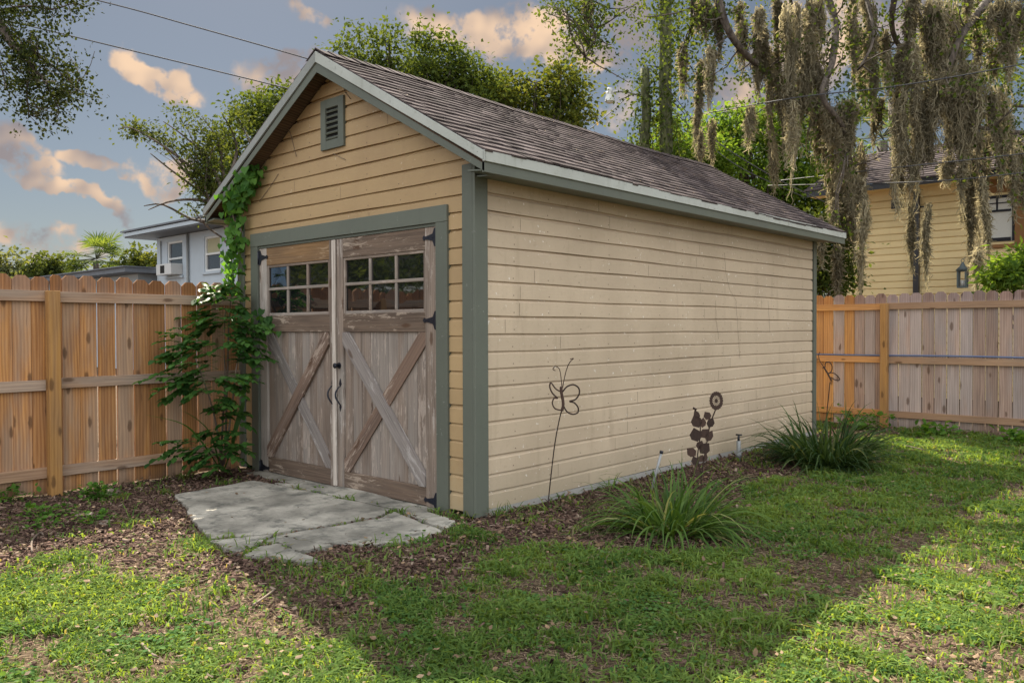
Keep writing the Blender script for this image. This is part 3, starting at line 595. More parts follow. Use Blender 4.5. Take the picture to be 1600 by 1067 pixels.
# concrete pad: cracked slabs laid edge to edge
def gp(x,y): q=onz(x,y,.03); return (q.x,q.y)
PADS=[
 [(272,772),(395,750),(425,755),(612,795),(590,806),(430,832),(330,840),(300,812),(290,790)],
 [(428,754),(560,762),(690,806),(712,815),(695,826),(617,794)],
 [(616,797),(692,827),(640,845),(560,848),(500,846),(434,834),(592,808)],
 [(330,843),(428,834),(402,850),(372,862),(345,852)],
 [(432,836),(498,848),(520,850),(470,860),(434,846),(410,849)],
 [(405,853),(432,848),(468,862),(505,876),(470,878),(430,868),(380,866)]]
pad=empty('patio_slab',(-1.4,-.8,0),'cracked grey concrete pad in front of the weathered shed doors','slab')
for pl in PADS:
    P=[gp(*q) for q in pl]; cx=sum(p[0] for p in P)/len(P); cy=sum(p[1] for p in P)/len(P)
    Q=[]
    for i in range(len(P)):
        a,b=P[i],P[(i+1)%len(P)]
        for k in range(8):
            t=k/8; x=a[0]+(b[0]-a[0])*t; y=a[1]+(b[1]-a[1])*t; 
            if k: x+=random.uniform(-.014,.014); y+=random.uniform(-.014,.014)
            Q.append((cx+(x-cx)*.992,cy+(y-cy)*.992,-.05))
    top=.03+random.uniform(-.006,.004); mb=MB(); mb.prism(Q,(0,0,top+.05)); mb.build('concrete_piece','concrete',pad,.004)
mb=MB(); mb.aabox(DL,DR,-.16,.045,-.05,.016,'x'); mb.build('threshold','concrete',pad,.003)

# ---------------------------------------------------------------- fences
def dogear(mb,c,along,out_,w,h,t,r,z0=.03,m=0):
    along,out_=Vector(along),Vector(out_); e=w*.27
    pl=[c+along*(-w/2)+Vector((0,0,z0)),c+along*(w/2)+Vector((0,0,z0)),c+along*(w/2)+Vector((0,0,h-e)),c+along*(w/2-e)+Vector((0,0,h)),c+along*(-w/2+e)+Vector((0,0,h)),c+along*(-w/2)+Vector((0,0,h-e))]
    ou,ov=random.random()*30,random.random()*30; n=out_*t
    ar=Vector((0,0,0))
    for i in range(6): ar+=pl[i].cross(pl[(i+1)%6])
    if ar.dot(n)<0: pl.reverse()
    uvs=[(p.z+ou,(p-c).dot(along)+ov) for p in pl]
    mb.face([p+n for p in pl],uvs,r,m); mb.face(pl[::-1],uvs[::-1],r,m)
    for i in range(6):
        a,b=pl[i],pl[(i+1)%6]; mb.face([a,b,b+n,a+n],[(a.z,.01),(b.z,.01),(b.z,.03),(a.z,.03)],r,m)
def fence(name,label,P0,along,out_,length,posts,pickmat,railmat,postmat,wp=.138,gap=.009,pipe=None,newlen=0,seed=1,posth=1.70):
    rr=random.Random(seed); P0,along,out_=Vector(P0),Vector(along),Vector(out_)
    f=empty(name,P0+along*length/2,label,'fence')
    mb=MB(); s=0
    while s<length-.05:
        w_=wp*rr.uniform(.96,1.03) if rr.random()>.06 else wp*.6
        g_=gap*rr.uniform(.3,1.7); r=rr.random()
        mi=1 if (newlen and s+w_/2<newlen and not (newlen-.45<s<newlen-.25)) else 0
        hh=1.83+rr.uniform(-.012,.012); tw=rr.uniform(-.003,.003)
        dogear(mb,P0+along*(s+w_/2)+out_*tw,along,out_,w_,hh,.016,r,rr.uniform(.0,.03),mi); s+=w_+g_
    mb.build('picket_panel',[pickmat,'fence_wood_new'],f)
    for z in (1.655,.925,.195):
        for (a,b,nw) in posts['bays']:
            q=MB(); c=P0+along*((a+b)/2)+out_*.036+Vector((0,0,z+rr.uniform(-.008,.008))); q.box(c,along*((b-a)/2-.001),(0,0,.044),out_*.0185,rr.random())
            q.build('rail','fence_wood_new' if nw else railmat,f,.003)
    for a in posts['at']:
        q=MB(); c=P0+along*a+out_*(.0545+.045+.001)+Vector((0,0,posth/2-.02)); q.box(c,(0,0,posth/2+.02),along*.046,out_*.045,rr.random()); q.build('post',postmat,f,.004)
    return f
# left run: pickets on the far side, rails and posts towards the lawn
yp=-1.735
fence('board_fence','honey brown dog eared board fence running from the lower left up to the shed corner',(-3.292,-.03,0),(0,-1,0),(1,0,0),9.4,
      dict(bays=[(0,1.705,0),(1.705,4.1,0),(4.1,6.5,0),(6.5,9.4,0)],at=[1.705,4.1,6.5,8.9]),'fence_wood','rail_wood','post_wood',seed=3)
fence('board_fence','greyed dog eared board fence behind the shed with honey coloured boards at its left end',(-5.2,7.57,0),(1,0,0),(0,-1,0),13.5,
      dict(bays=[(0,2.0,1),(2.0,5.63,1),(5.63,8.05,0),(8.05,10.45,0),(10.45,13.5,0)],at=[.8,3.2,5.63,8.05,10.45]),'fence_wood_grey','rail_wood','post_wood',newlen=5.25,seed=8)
# blue pipe lying on the middle rail
mb=MB(); pts=[]
for k in range(28):
    x=-2.5+k*.4; pts.append((x,7.57-.052+.004*math.sin(k*1.7),.992+.006*math.sin(k*.8)))
mb.tube(pts,.011,8); o=mb.build('water_pipe','blue_pipe'); tag(o,'thin blue pipe lying along the middle rail of the greyed fence','pipe')

# ---------------------------------------------------------------- garden ornaments
def butterfly(name,base,px,label,sc_=1.,turn=0.,cat='garden stake'):
    """px: function from the butterfly's own flat drawing (metres) to the world"""
    pass
b=Vector((.235,.50,0))
def bf(lst,b=b): return [facing(x,y,b) for x,y in lst]
def smooth_pts(P,n=6):
    P=[Vector(p) for p in P]; out_=[]
    for i in range(len(P)-1):
        p0,p1,p2,p3=P[max(i-1,0)],P[i],P[i+1],P[min(i+2,len(P)-1)]
        for k in range(n):
            t=k/n; out_.append(.5*((2*p1)+(p2-p0)*t+(2*p0-5*p1+4*p2-p3)*t*t+(3*p1-p0-3*p2+p3)*t*t*t))
    out_.append(P[-1]); return out_
st=empty('butterfly_stake',b,'rusty iron butterfly on a tall thin rod against the cream shed wall','garden stake','butterfly ornaments on rods')
mb=MB(); mb.tube(smooth_pts(bf([(854,812),(858,770),(866,700),(873,660),(878,640)])),.0045,6); mb.build('rod','rust_iron',st)
mb=MB(); mb.tube(smooth_pts(bf([(878,642),(880,630),(877,612),(877,604)])),.011,8); mb.build('body','rust_iron',st)
for nm_,pp in (('wing',[(879,612),(886,604),(896,601),(904,606),(905,615),(899,624),(890,627),(897,629),(903,636),(903,644),(895,647),(886,643),(880,633)]),
               ('wing',[(876,612),(868,607),(861,598),(859,604),(863,614),(871,622),(866,622),(863,629),(866,637),(872,640),(879,641)])):
    mb=MB(); mb.tube(smooth_pts(bf(pp)),.0058,6); mb.build(nm_,'rust_iron',st)
for pp in ([(878,606),(877,594),(875,580),(872,574),(867,573),(864,577),(868,579)],[(879,606),(882,590),(886,575),(891,565),(896,560),(891,561)]):
    mb=MB(); mb.tube(smooth_pts(bf(pp)),[.0035]*(6*(len(pp)-1)+1),5); mb.build('antenna','rust_iron',st)
b2=Vector((.42,5.55,0)); f2=lambda l:[facing(x,y,b2) for x,y in l]
st=empty('butterfly_stake',b2,'small dark wire butterfly leaning in front of the honey coloured fence boards beyond the shed','garden stake','butterfly ornaments on rods')
mb=MB(); mb.tube(smooth_pts(f2([(1291,700),(1291,660),(1294,625),(1297,597)])),.006,6); mb.build('rod','rust_iron',st)
mb=MB(); mb.tube(smooth_pts(f2([(1299,595),(1294,585),(1287,573)])),.010,6); mb.build('body','rust_iron',st)
for pp in ([(1289,575),(1290,567),(1296,566),(1300,572),(1299,580),(1294,584)],[(1294,583),(1303,583),(1311,590),(1311,594),(1304,593),(1298,589)]):
    mb=MB(); mb.tube(smooth_pts(f2(pp)),.0062,6); mb.build('wing','rust_iron',st)
for pp in ([(1288,574),(1282,566),(1279,556),(1281,550)],[(1288,575),(1284,574)]):
    mb=MB(); mb.tube(smooth_pts(f2(pp)),.0045,5); mb.build('antenna','rust_iron',st)
# sunflower
b3=Vector((.60,1.86,0)); f3=lambda l:[facing(x,y,b3) for x,y in l]
st=empty('sunflower_stake',b3,'rusty iron sunflower with paired leaves and a pierced round head beside the shed','garden stake')
NRM=-Vector((_fw.x,_fw.y,0)).normalized()
mb=MB(); mb.tube(smooth_pts(f3([(1094,790),(1096,750),(1098,730),(1103,700),(1109,665),(1118,640)])),.006,6); mb.build('stem','rust_iron',st)
mb=MB(); mb.tube(smooth_pts(f3([(1096,740),(1090,715),(1094,680),(1093,655),(1086,640)])),.005,6); mb.tube(f3([(1083,637),(1088,640)]),.009,6); mb.build('stem','rust_iron',st)
for (x0,y0_,x1,y1_,w_) in [(1092,655,1085,640,.55),(1092,668,1084,648,.95),(1097,668,1099,652,.7),(1108,657,1108,640,.0),(1109,655,1101,643,.9),(1107,668,1114,652,.75),(1090,690,1084,668,1.0),(1094,683,1108,670,.8),(1104,690,1113,672,.6),(1091,702,1097,688,.9),(1087,712,1073,700,.9),(1094,708,1108,692,1.),(1089,727,1083,712,.8),(1093,722,1098,710,.8),(1099,722,1104,708,.5),(1094,745,1086,733,.6)]:
    if w_==0: continue
    A,B=f3([(x0,y0_),(x1,y1_)]); d=B-A; L=d.length; d.normalize(); s_=d.cross(NRM); q=.32*L*w_+.006
    pl=[A,A+d*L*.25+s_*q,A+d*L*.6+s_*q*1.1,B,A+d*L*.6-s_*q*1.1,A+d*L*.25-s_*q]
    mb=MB(); mb.prism(pl,NRM*.004); mb.build('leaf','rust_iron',st)
hc=facing(1119,626,b3); hr=(facing(1131,626,b3)-hc).length*.92; U_=(_rt*.93+Vector((0,0,0))).normalized()
hb=MB(); up=Vector((0,0,1)); N=20
def rp(a,r): return hc+_rt*(math.cos(a)*r*.88)+up*(math.sin(a)*r*1.2)
for k in range(N*2):       # scalloped ring and spokes
    a0,a1=math.pi*k/N,math.pi*(k+1)/N; am=(a0+a1)/2
    hb.prism([rp(a0,hr*.62),rp(a1,hr*.62),rp(a1,hr*(1.08 if k%2 else 1.0)),rp(am,hr*1.12),rp(a0,hr*(1.0 if k%2 else 1.08))],NRM*.005,.5)
for k in range(14):
    a=2*math.pi*k/14; hb.prism([rp(a-.09,hr*.2),rp(a+.09,hr*.2),rp(a+.075,hr*.63),rp(a-.075,hr*.63)],NRM*.004,.5)
hb.prism([rp(2*math.pi*k/12,hr*.24) for k in range(12)],NRM*.009,.3); hb.build('flower_head','rust_iron',st)
# sprinkler riser and hose bibb
b4=Vector((.50,1.62,0)); P=[facing(1018,765,b4),facing(1026,740,b4),facing(1033,708,b4)]
st=empty('garden_light_tube',b4,'slim leaning grey tube with a black cap among the grass clump beside the shed','tube')
mb=MB(); mb.tube([P[0],P[2]],.011,10); mb.build('tube','galvanised',st)
mb=MB(); mb.tube([P[2],P[2]+(P[2]-P[0]).normalized()*.022],.016,10); mb.build('cap','black_iron',st)
b5=Vector((.26,3.55,0)); st=empty('water_riser',b5,'short white upright pipe with a dark tap beside the far grass clump','pipe')
mb=MB(); mb.tube([b5,b5+Vector((0,0,.22))],.022,10); mb.tube([b5+Vector((0,0,.05)),b5+Vector((0,0,.10))],.03,10); mb.build('tube','pvc_white',st)
mb=MB(); mb.tube([b5+Vector((0,0,.22)),b5+Vector((0,0,.27))],.012,8); mb.tube([b5+Vector((-.03,0,.28)),b5+Vector((.03,.01,.28))],.008,8); mb.build('tap','black_iron',st)

# ---------------------------------------------------------------- buildings beyond the fences
def box_thing(nm,mt,par,*bx,bev=0.):
    mb=MB()
    for b in bx: mb.aabox(*b)
    return mb.build(nm,mt,par,bev)
# pale blue block house with a flat roof
HY=8.; c0=ony(245,370,HY); hx0=c0.x; hb_=empty('blue_house',(hx0+5,HY+3,0),'pale blue house with a flat grey roof and an air conditioner in its window','house')
zT=4.42
w1=[ony(261,378,HY),ony(285,378,HY),ony(285,430,HY)]; w2=[ony(319,372,HY),ony(344,372,HY),ony(344,425,HY)]
WI=[(w1[0].x,w1[1].x,3.13,w1[0].z-.02),(w2[0].x,w2[1].x,3.16,4.22)]
xs=[hx0,WI[0][0],WI[0][1],WI[1][0],WI[1][1],hx0+11]
mb=MB()
for i in (0,2,4): mb.aabox(xs[i],xs[i+1],HY,HY+.2,0,zT)
for wi in WI: mb.aabox(wi[0],wi[1],HY,HY+.2,0,wi[2]); mb.aabox(wi[0],wi[1],HY,HY+.2,wi[3],zT)
mb.aabox(hx0,hx0+.2,HY+.2,HY+7,0,zT,'y'); mb.aabox(hx0+10.8,hx0+11,HY+.2,HY+7,0,zT,'y'); mb.build('wall','house_blue',hb_)
box_thing('roof','roof_slate',hb_,(hx0-.75,hx0+11.5,HY-.75,HY+7.5,zT+.02,zT+.20,'x'),(hx0-.85,hx0+11.6,HY-.85,HY+7.6,zT+.2,zT+.25,'x'))
box_thing('room_dark','dark_void',hb_,(hx0+.3,hx0+10.7,HY+.6,HY+.7,2.5,zT,'x'))
for k,wi in enumerate(WI):
    a,b_,z0_,z1_=wi; fr=box_thing('window','white_frame',hb_,(a,a+.07,HY+.03,HY+.1,z0_,z1_,'z'),(b_-.07,b_,HY+.03,HY+.1,z0_,z1_,'z'),(a+.07,b_-.07,HY+.03,HY+.1,z0_,z0_+.06,'x'),(a+.07,b_-.07,HY+.03,HY+.1,z1_-.06,z1_,'x'),(a+.07,b_-.07,HY+.02,HY+.09,(z0_+z1_)/2-.03,(z0_+z1_)/2+.03,'x'))
    box_thing('pane','house_glass',fr,(a+.07,b_-.07,HY+.08,HY+.085,z0_+.06,(z0_+z1_)/2-.031,'x'))
    box_thing('pane','curtain_yellow' if k else 'house_glass',fr,(a+.07,b_-.07,HY+.08,HY+.085,(z0_+z1_)/2+.031,z1_-.06,'x'))
    box_thing('sill','house_blue',fr,(a-.08,b_+.08,HY-.07,HY-.002,z0_-.09,z0_-.01,'x'))
a,b_,z0_,z1_=WI[0]
ac=box_thing('air_conditioner','ac_case',hb_,(a+.02,b_-.02,HY-.38,HY+.01,z0_+.01,z0_+.36,'x'),bev=.01)
box_thing('grille','dark_void',ac,(a+.32,a+.62,HY-.385,HY-.381,z0_+.06,z0_+.31,'x'))
mb=MB(); gx_=hx0+2.3; mb.tube([(gx_,HY-.06,zT),(gx_,HY-.06,.2)],.04,6); mb.tube([(hx0+.35,HY-.03,zT-.1),(hx0+.35,HY-.03,3.4),(WI[0][0]-.05,HY-.03,3.3)],.018,5); mb.build('drain_pipe','pvc_white',hb_)
mb=MB(); mb.aabox(hx0-.76,hx0+11.5,HY-.80,HY-.752,zT+.06,zT+.17,'x'); mb.build('gutter','house_blue',hb_)
# low wing in front of it, a building part
k1=onx(195,417,hx0-.15); zl=k1.z
box_thing('lower_roof','roof_slate',hb_,(hx0-14,hx0-.15,k1.y,HY+4,zl-.16,zl,'x'),(hx0-14.1,hx0-.1,k1.y-.08,HY+4,zl+.002,zl+.04,'x'))
box_thing('lower_wall','house_blue',hb_,(hx0-13.5,hx0-.8,k1.y+.7,HY+4,0,zl-.165,'x'))
# yellow clapboard house on the right
GY=13.; c0=ony(1311,290,GY); hx0=c0.x; ze=ony(1480,284,GY).z; yh=empty('yellow_house',(hx0+4,GY+3,0),'yellow clapboard house with a grey shingle roof behind the greyed fence','house')
wl=[ony(1549,305,GY),ony(1584,305,GY),ony(1584,376,GY)]; vx=[ony(1393,303,GY),ony(1413,325,GY)]
WX=(wl[0].x-.12,wl[1].x+.02,wl[2].z,ony(1566,305,GY).z); xe=hx0+11
def xr_y(z,zm):
    L=[(hx0,xe)]
    if WX[2]<zm<WX[3]: L=[(hx0,WX[0]),(WX[1],xe)]
    return L
mb=MB(); siding(mb,(0,GY,0),(1,0,0),(0,-1,0),xr_y,.0,ze,.135,breaks=(WX[2],WX[3]),wob=0,nails=False,depth=1.4,seed=77)
mb.build('wall','house_yellow',yh)
box_thing('side_wall','house_yellow',yh,(hx0,hx0+.1,GY+.05,GY+8,0,ze,'y'),(xe-.1,xe,GY+.05,GY+8,0,ze,'y'))
box_thing('corner_board','brown_trim',yh,(hx0-.04,hx0+.10,GY-.03,GY+.1,0,ze,'z'),bev=.004)
wi=box_thing('window','black_iron',yh,(WX[0],WX[0]+.03,GY-.02,GY+.06,WX[2],WX[3],'z'),(WX[1]-.04,WX[1],GY-.02,GY+.06,WX[2],WX[3],'z'),(WX[0]+.05,WX[1]-.06,GY-.02,GY+.06,WX[2],WX[2]+.07,'x'),(WX[0]+.05,WX[1]-.06,GY-.02,GY+.06,WX[3]-.05,WX[3],'x'),
   (WX[0]+.05,WX[1]-.06,GY-.02,GY+.06,(WX[2]+WX[3])/2+.12,(WX[2]+WX[3])/2+.16,'x'))
zc=(WX[2]+WX[3])/2+.14
box_thing('muntin','black_iron',wi,((WX[0]+WX[1])/2-.05,(WX[0]+WX[1])/2-.02,GY-.01,GY+.05,zc+.02,WX[3]-.05,'z'),(WX[0]+.05,WX[1]-.06,GY-.012,GY+.05,(zc+WX[3])/2-.01,(zc+WX[3])/2+.01,'x'))
box_thing('curtain','curtain',wi,(WX[0]+.01,WX[1]-.01,GY+.0,GY+.01,WX[2]+.01,WX[3]-.01,'z'))
box_thing('window_trim','brown_trim',yh,(WX[1]+.003,WX[1]+.20,GY-.035,GY+.05,WX[2]-.05,WX[3]+.05,'z'),(WX[0]-.1,WX[1]+.203,GY-.04,GY+.05,WX[3]+.051,WX[3]+.3,'x'),(WX[0]-.1,WX[1]+.203,GY-.045,GY+.05,WX[2]-.12,WX[2]-.051,'x'),bev=.004)
box_thing('attic_vent','black_iron',yh,(vx[0].x,vx[1].x,GY-.02,GY+.02,vx[1].z,vx[0].z,'x'))
dp=ony(1434,330,GY); mb=MB(); mb.aabox(dp.x-.05,dp.x+.05,GY-.12,GY-.03,0,dp.z+.4,'z')
for z in (ony(1434,409,GY).z,ony(1434,324,GY).z): mb.aabox(dp.x-.13,dp.x+.13,GY-.028,GY-.002,z-.015,z+.015,'x')
mb.build('downpipe','black_pipe',yh)
mb=MB(); tp=ony(1400,236,GY+2.2); rz=ze+.05; dz_=tp.z-rz; ry=GY+2.2
mb.prism([(hx0-.5,GY-.45,rz),(xe+.5,GY-.45,rz),(xe+.5,GY-.45,rz-.12),(hx0-.5,GY-.45,rz-.12)],(0,.03,0)); mb.build('gutter','black_pipe',yh)
mb=MB(); n=16
for i in range(n):
    t0,t1=i/n,(i+1)/n+.02; ya,yb=GY-.48+(ry-GY+.48)*t0,GY-.48+(ry-GY+.48)*t1; za,zb=rz+.03+dz_*t0,rz+dz_*t1+.005
    x=hx0-.55
    while x<xe+.5:
        w_=random.uniform(.25,.5); mb.face([(x,ya,za),(x+w_,ya,za),(x+w_,yb,zb),(x,yb,zb)]); x+=w_
    mb.face([(hx0-.55,ya,za-.03),(xe+.5,ya,za-.03),(xe+.5,ya,za),(hx0-.55,ya,za)])
mb.face([(hx0-.55,ry,rz+dz_),(xe+.5,ry,rz+dz_),(xe+.5,ry+6,rz),(hx0-.55,ry+6,rz)]); mb.build('roof','shingle',yh)
mb=MB(); mb.aabox(hx0-.5,xe+.5,GY-.42,GY+.05,rz-.10,rz-.08,'x'); mb.aabox(hx0,xe,GY-.028,GY-.004,ze-.24,ze-.05,'x'); mb.build('soffit','house_yellow',yh)
# lantern on that wall
lp=ony(1504,436,GY-.3); lt=empty('hanging_lantern',lp,'small blue grey metal lantern hanging in front of the yellow clapboard wall','lantern'); q=MB(); s_=.105
for a in (45,135,225,315):
    q.box(lp+Vector((math.cos(R(a))*s_*.9,math.sin(R(a))*s_*.9,0)),(0,0,.14),(.014,0,0),(0,.014,0))
q.aabox(lp.x-s_*.75,lp.x+s_*.75,lp.y-s_*.75,lp.y+s_*.75,lp.z-.165,lp.z-.14); q.aabox(lp.x-s_*.8,lp.x+s_*.8,lp.y-s_*.8,lp.y+s_*.8,lp.z+.14,lp.z+.16)
q.build('frame','patina',lt); q=MB(); q.tube([lp+Vector((0,0,.16)),lp+Vector((0,0,.24)),lp+Vector((0,0,.27)),lp+Vector((0,0,.31))],[.13,.05,.035,.02],8); 
q.tube([lp+Vector((.028*math.sin(t),0,.34-.03*math.cos(t))) for t in np.linspace(0,6.28,9)],.006,5); q.tube([lp+Vector((0,0,.37)),lp+Vector((0,.28,.42))],.006,5); q.build('lantern_roof','patina',lt)
q=MB(); q.tube([lp+Vector((0,0,-.135)),lp+Vector((0,0,-.02))],.04,8); q.build('candle','lamp_white',lt)
# grey blue house and umbrella beyond the left fence, out of the direct view; the door panes mirror them
nh=empty('grey_house',(-13,-11.5,0),'grey blue house beyond the left fence mirrored in the right door window','house')
box_thing('wall','house_blue',nh,(-18,-9.2,-13,-8.6,0,3.4,'x')); box_thing('roof','roof_slate',nh,(-18.5,-8.7,-13.5,-8.1,3.4,3.6,'x')); box_thing('window','house_glass',nh,(-12.5,-11.3,-8.6,-8.56,1.2,2.4,'x'))
ub=Vector((-7.9,-3.3,0)); um=empty('closed_umbrella',ub,'folded pale blue patio umbrella mirrored in the left door window','umbrella')
mb=MB(); mb.tube([ub,ub+Vector((0,0,3.12))],.022,8); mb.build('pole','white_frame',um)
mb=MB(); n=16; zt_,zb2=3.05,2.04
for i in range(n):
    a0,a1=2*math.pi*i/n,2*math.pi*(i+1)/n; r0=.27 if i%2 else .15; r1=.15 if i%2 else .27; h0=.0 if i%2 else .08; h1=.08 if i%2 else 0
    A=lambda a,r,z:ub+Vector((math.cos(a)*r,math.sin(a)*r,z))
    mb.face([A(a0,r0,zb2+h0),A(a1,r1,zb2+h1),A(a1,.03+r1*.12,zt_),A(a0,.03+r0*.12,zt_)],None,.3+.4*(i%2))
mb.build('canopy','umbrella_blue',um)

# ---------------------------------------------------------------- trees
def limb(mb,A,B,r0,r1,bend=.12,n=6,seed=0,sides=6):
    rr=random.Random(seed); A,B=Vector(A),Vector(B); L=(B-A).length; P=[]; off=Vector((rr.gauss(0,1),rr.gauss(0,1),rr.gauss(0,.6)))*L*bend
    for k in range(n+1):
        t=k/n; P.append(A.lerp(B,t)+off*math.sin(math.pi*t)*.6+Vector((rr.gauss(0,1),rr.gauss(0,1),rr.gauss(0,1)))*L*.018*(0<k<n))
    mb.tube(P,[r0+(r1-r0)*k/n for k in range(n+1)],sides); return P
def tree(name,label,base,blobs,nleaf,lsz,lmat,cat='tree',group=None,tr=.16,bmat='bark',cl=26,crad=.30,seed=1,twig=True,cw=.62,down=.15,fork=.45,flat=1.):
    """blobs: (centre, radius, weight). Leaves sit in small sprays on twigs spread through every blob."""
    rr=random.Random(seed); rg=np.random.default_rng(seed); base=Vector(base)
    root=empty(name,base,label,cat,group); mb=MB(); cen=sum((Vector(b[0]) for b in blobs),Vector())/len(blobs)
    fk=base.lerp(Vector((cen.x,cen.y,cen.z)),fork); fk.x=base.x+(cen.x-base.x)*.25; fk.y=base.y+(cen.y-base.y)*.25
    limb(mb,base,fk,tr,tr*.7,.05,6,seed,8)
    CP=[];CR=[]
    tot=sum(b[1]**2*b[2] for b in blobs); ncl=max(6,int(nleaf/cl))
    for i,(c,rad,wt) in enumerate(blobs):
        c=Vector(c); r1=tr*.42; P=limb(mb,fk,c,tr*.55,tr*.16,.10,7,seed*31+i,6)
        k=max(3,int(ncl*rad**2*wt/tot)); d=unit(rg.normal(size=(k,3))); q=rg.random((k,1))**.45*rad; pos=np.array(c)[None]+d*q*np.array([1,1,.8*flat])
        if k>12:
            nl=max(4,int(k/7)); lc=np.array(c)[None]+unit(rg.normal(size=(nl,3)))*(rg.random((nl,1))**.35*rad*1.1)*np.array([1,1,.9*flat]); pos=lc[rg.integers(0,nl,k)]+rg.normal(size=(k,3))*rad*.13
        CP.append(pos); CR.append(np.full(k,rad))
        nb=min(k,max(4,int(k*.22)))
        for j in range(nb):
            s_=P[rr.randint(3,7)]; limb(mb,s_,pos[j],tr*.13,tr*.03,.12,4,seed*77+i*50+j,4)
    CP=np.concatenate(CP); CR=np.concatenate(CR)
    mb.build('trunk',bmat,root)
    n=len(CP)*cl; ci=np.repeat(np.arange(len(CP)),cl); sp=crad*(.6+.8*rg.random(len(CP)))
    P=CP[ci]+rg.normal(size=(n,3))*sp[ci][:,None]*np.array([1,1,.6])
    d=unit(rg.normal(size=(n,3))+ (P-CP[ci])/crad*.6); d[:,2]-=down; u=unit(rg.normal(size=(n,3))*.7+np.array([0,0,1.]))
    S=lsz*(.6+.8*rg.random(n)); tone=np.clip(.5*rg.random(len(CP))[ci]+.55*rg.random(n)-.02,0,1)
    npmesh('crown',scatter(DIA,P,d,u,S,S*cw/.56),DIAF,tone,lmat,root); return root
def B(px,py,d,rpx,w=1.): return (at(px,py,d),rpx*d/F,w)
def gnd(px,d): q=at(px,513,d); return (q.x,q.y,0)
# behind the shed
tree('tree','wide leafy tree rising over the shed ridge with yellowing lower leaves',gnd(680,21),[B(560,100,21,38),B(610,90,21,42),B(665,100,21,50),B(718,100,21,42),B(640,150,21,60),B(730,150,21,50),B(600,170,21,60)],14000,.115,'leaf_oak',tr=.26,crad=.25,cl=34,seed=2)
tree('tree','rounded tree with yellow green leaves over the right part of the shed ridge',gnd(830,22),[B(790,130,22,46),B(838,130,22,40),B(870,155,22,40),B(800,180,22,60),B(885,190,22,30),B(850,200,22,50)],10500,.125,'leaf_autumn',tr=.24,crad=.25,cl=34,seed=3)
tree('tree','bushy green tree showing between the gable and the thin branched tree',gnd(420,17),[B(430,150,17,28),B(408,190,17,38),B(370,235,17,38),B(350,290,17,34),B(440,200,17,50),B(395,290,17,50)],8500,.10,'leaf_oak',tr=.14,crad=.2,cl=30,seed=4)
# thin branched tree at left
tb=gnd(405,14.5); root=tree('tree','sparse thin branched tree reaching left above the blue house roof',tb,[B(325,265,14.5,22,1.1),B(335,305,14.5,22,1.2),B(305,235,14.5,20,.7),B(345,220,14.5,20,.7),B(255,215,14.5,18,.5),B(215,195,14.5,16,.8),B(290,195,14.5,22,.35),B(375,190,14.5,20,.4),B(300,325,14.5,10,.4)],5200,.062,'leaf_thin',tr=.05,cl=13,crad=.13,seed=5,fork=.6)
mb=MB()
for l in ([(352,330),(330,290),(290,255),(250,225),(205,200),(185,203)],[(340,320),(300,290),(262,262),(235,240)],[(350,300),(325,250),(290,215),(255,190)],[(350,290),(345,240),(335,210),(315,182)],[(358,280),(370,235),(362,205),(348,180)],[(345,318),(300,312),(262,316),(232,328)],[(330,345),(300,343),(255,320),(225,322)]):
    mb.tube(smooth_pts([at(x,y,14.5+random.uniform(-.3,.3)) for x,y in l],3),list(np.linspace(.035,.008,3*(len(l)-1)+1)),5)
mb.build('branch','bark',root)
# far tree line
for i,(px,py,r,mt_,n,lb) in enumerate([(15,408,24,'leaf_far',1500,'pale bushy tree at the far left above the fence top'),(62,410,18,'leaf_thin',800,'thin pale tree second from the left above the fence'),(98,412,17,'leaf_thin',700,'low pale tree just left of the distant palm'),(205,408,20,'leaf_thin',1400,'pale tree right of the distant palm behind the lower roof'),(236,412,20,'leaf_autumn',1100,'yellowish tree touching the corner of the blue house')]):
    d=42; tree('distant_tree',lb,gnd(px,d),[B(px,py,d,r),B(px-r*.8,py+22,d,r),B(px+r*.8,py+20,d,r)],n,.27,mt_,tr=.12,cl=12,crad=.32,seed=20+i,group='far trees above the left fence')
def fan_palm(name,label,px,py,d,rad,trunk=True,nf=16,group=None,seed=1,mat='palm_leaf'):
    rr=random.Random(seed); c=at(px,py,d); root=empty(name,(c.x,c.y,0),label,'palm',group)
    mb=MB(); mb.tube([(c.x,c.y,0),(c.x+.1,c.y,c.z*.5),(c.x,c.y,c.z-.1)],[.17,.15,.14],8); mb.build('trunk','bark',root)
    V=[];rn=[];mb=MB()
    for k in range(nf):
        az=rr.uniform(0,6.28); el=rr.uniform(-.5,1.25); dr=Vector((math.cos(az)*math.cos(el),math.sin(az)*math.cos(el),math.sin(el))); L=rad*rr.uniform(.55,.9)
        h=c+dr*L*.75; mb.tube([c,h],[.02,.012],4); side=dr.cross(Vector((0,0,1))).normalized() if abs(dr.z)<.98 else Vector((1,0,0)); nn=side.cross(dr)
        for j in range(22):
            a=R(-105+210*j/21); dd=(dr*math.cos(a)+side*math.sin(a)+nn*rr.uniform(-.12,.12)).normalized(); l_=L*rr.uniform(.75,.95)*(1-.25*abs(a)/2); s2=dd.cross(nn).normalized()*.022*rad
            V.append([tuple(h),tuple(h+dd*l_*.45+s2),tuple(h+dd*l_+Vector((0,0,-.12*l_))),tuple(h+dd*l_*.45-s2)]); rn.append(rr.random())
    mb.build('leaf_stalk','bark_mossy',root); npmesh('fronds',np.array(V),[(0,1,2,3)],np.array(rn),mat,root); return root
fan_palm('palm_tree','distant fan palm standing above the left fence left of the lower roof',150,404,38,1.5,nf=26,seed=4)
fan_palm('palm_tree','fan palm behind the moss left of the yellow house roof ridge',1378,215,21,1.3,seed=5,nf=18)
fan_palm('palm_tree','tall fan palm high behind the moss near the top right',1505,95,22,1.5,seed=6,nf=20)
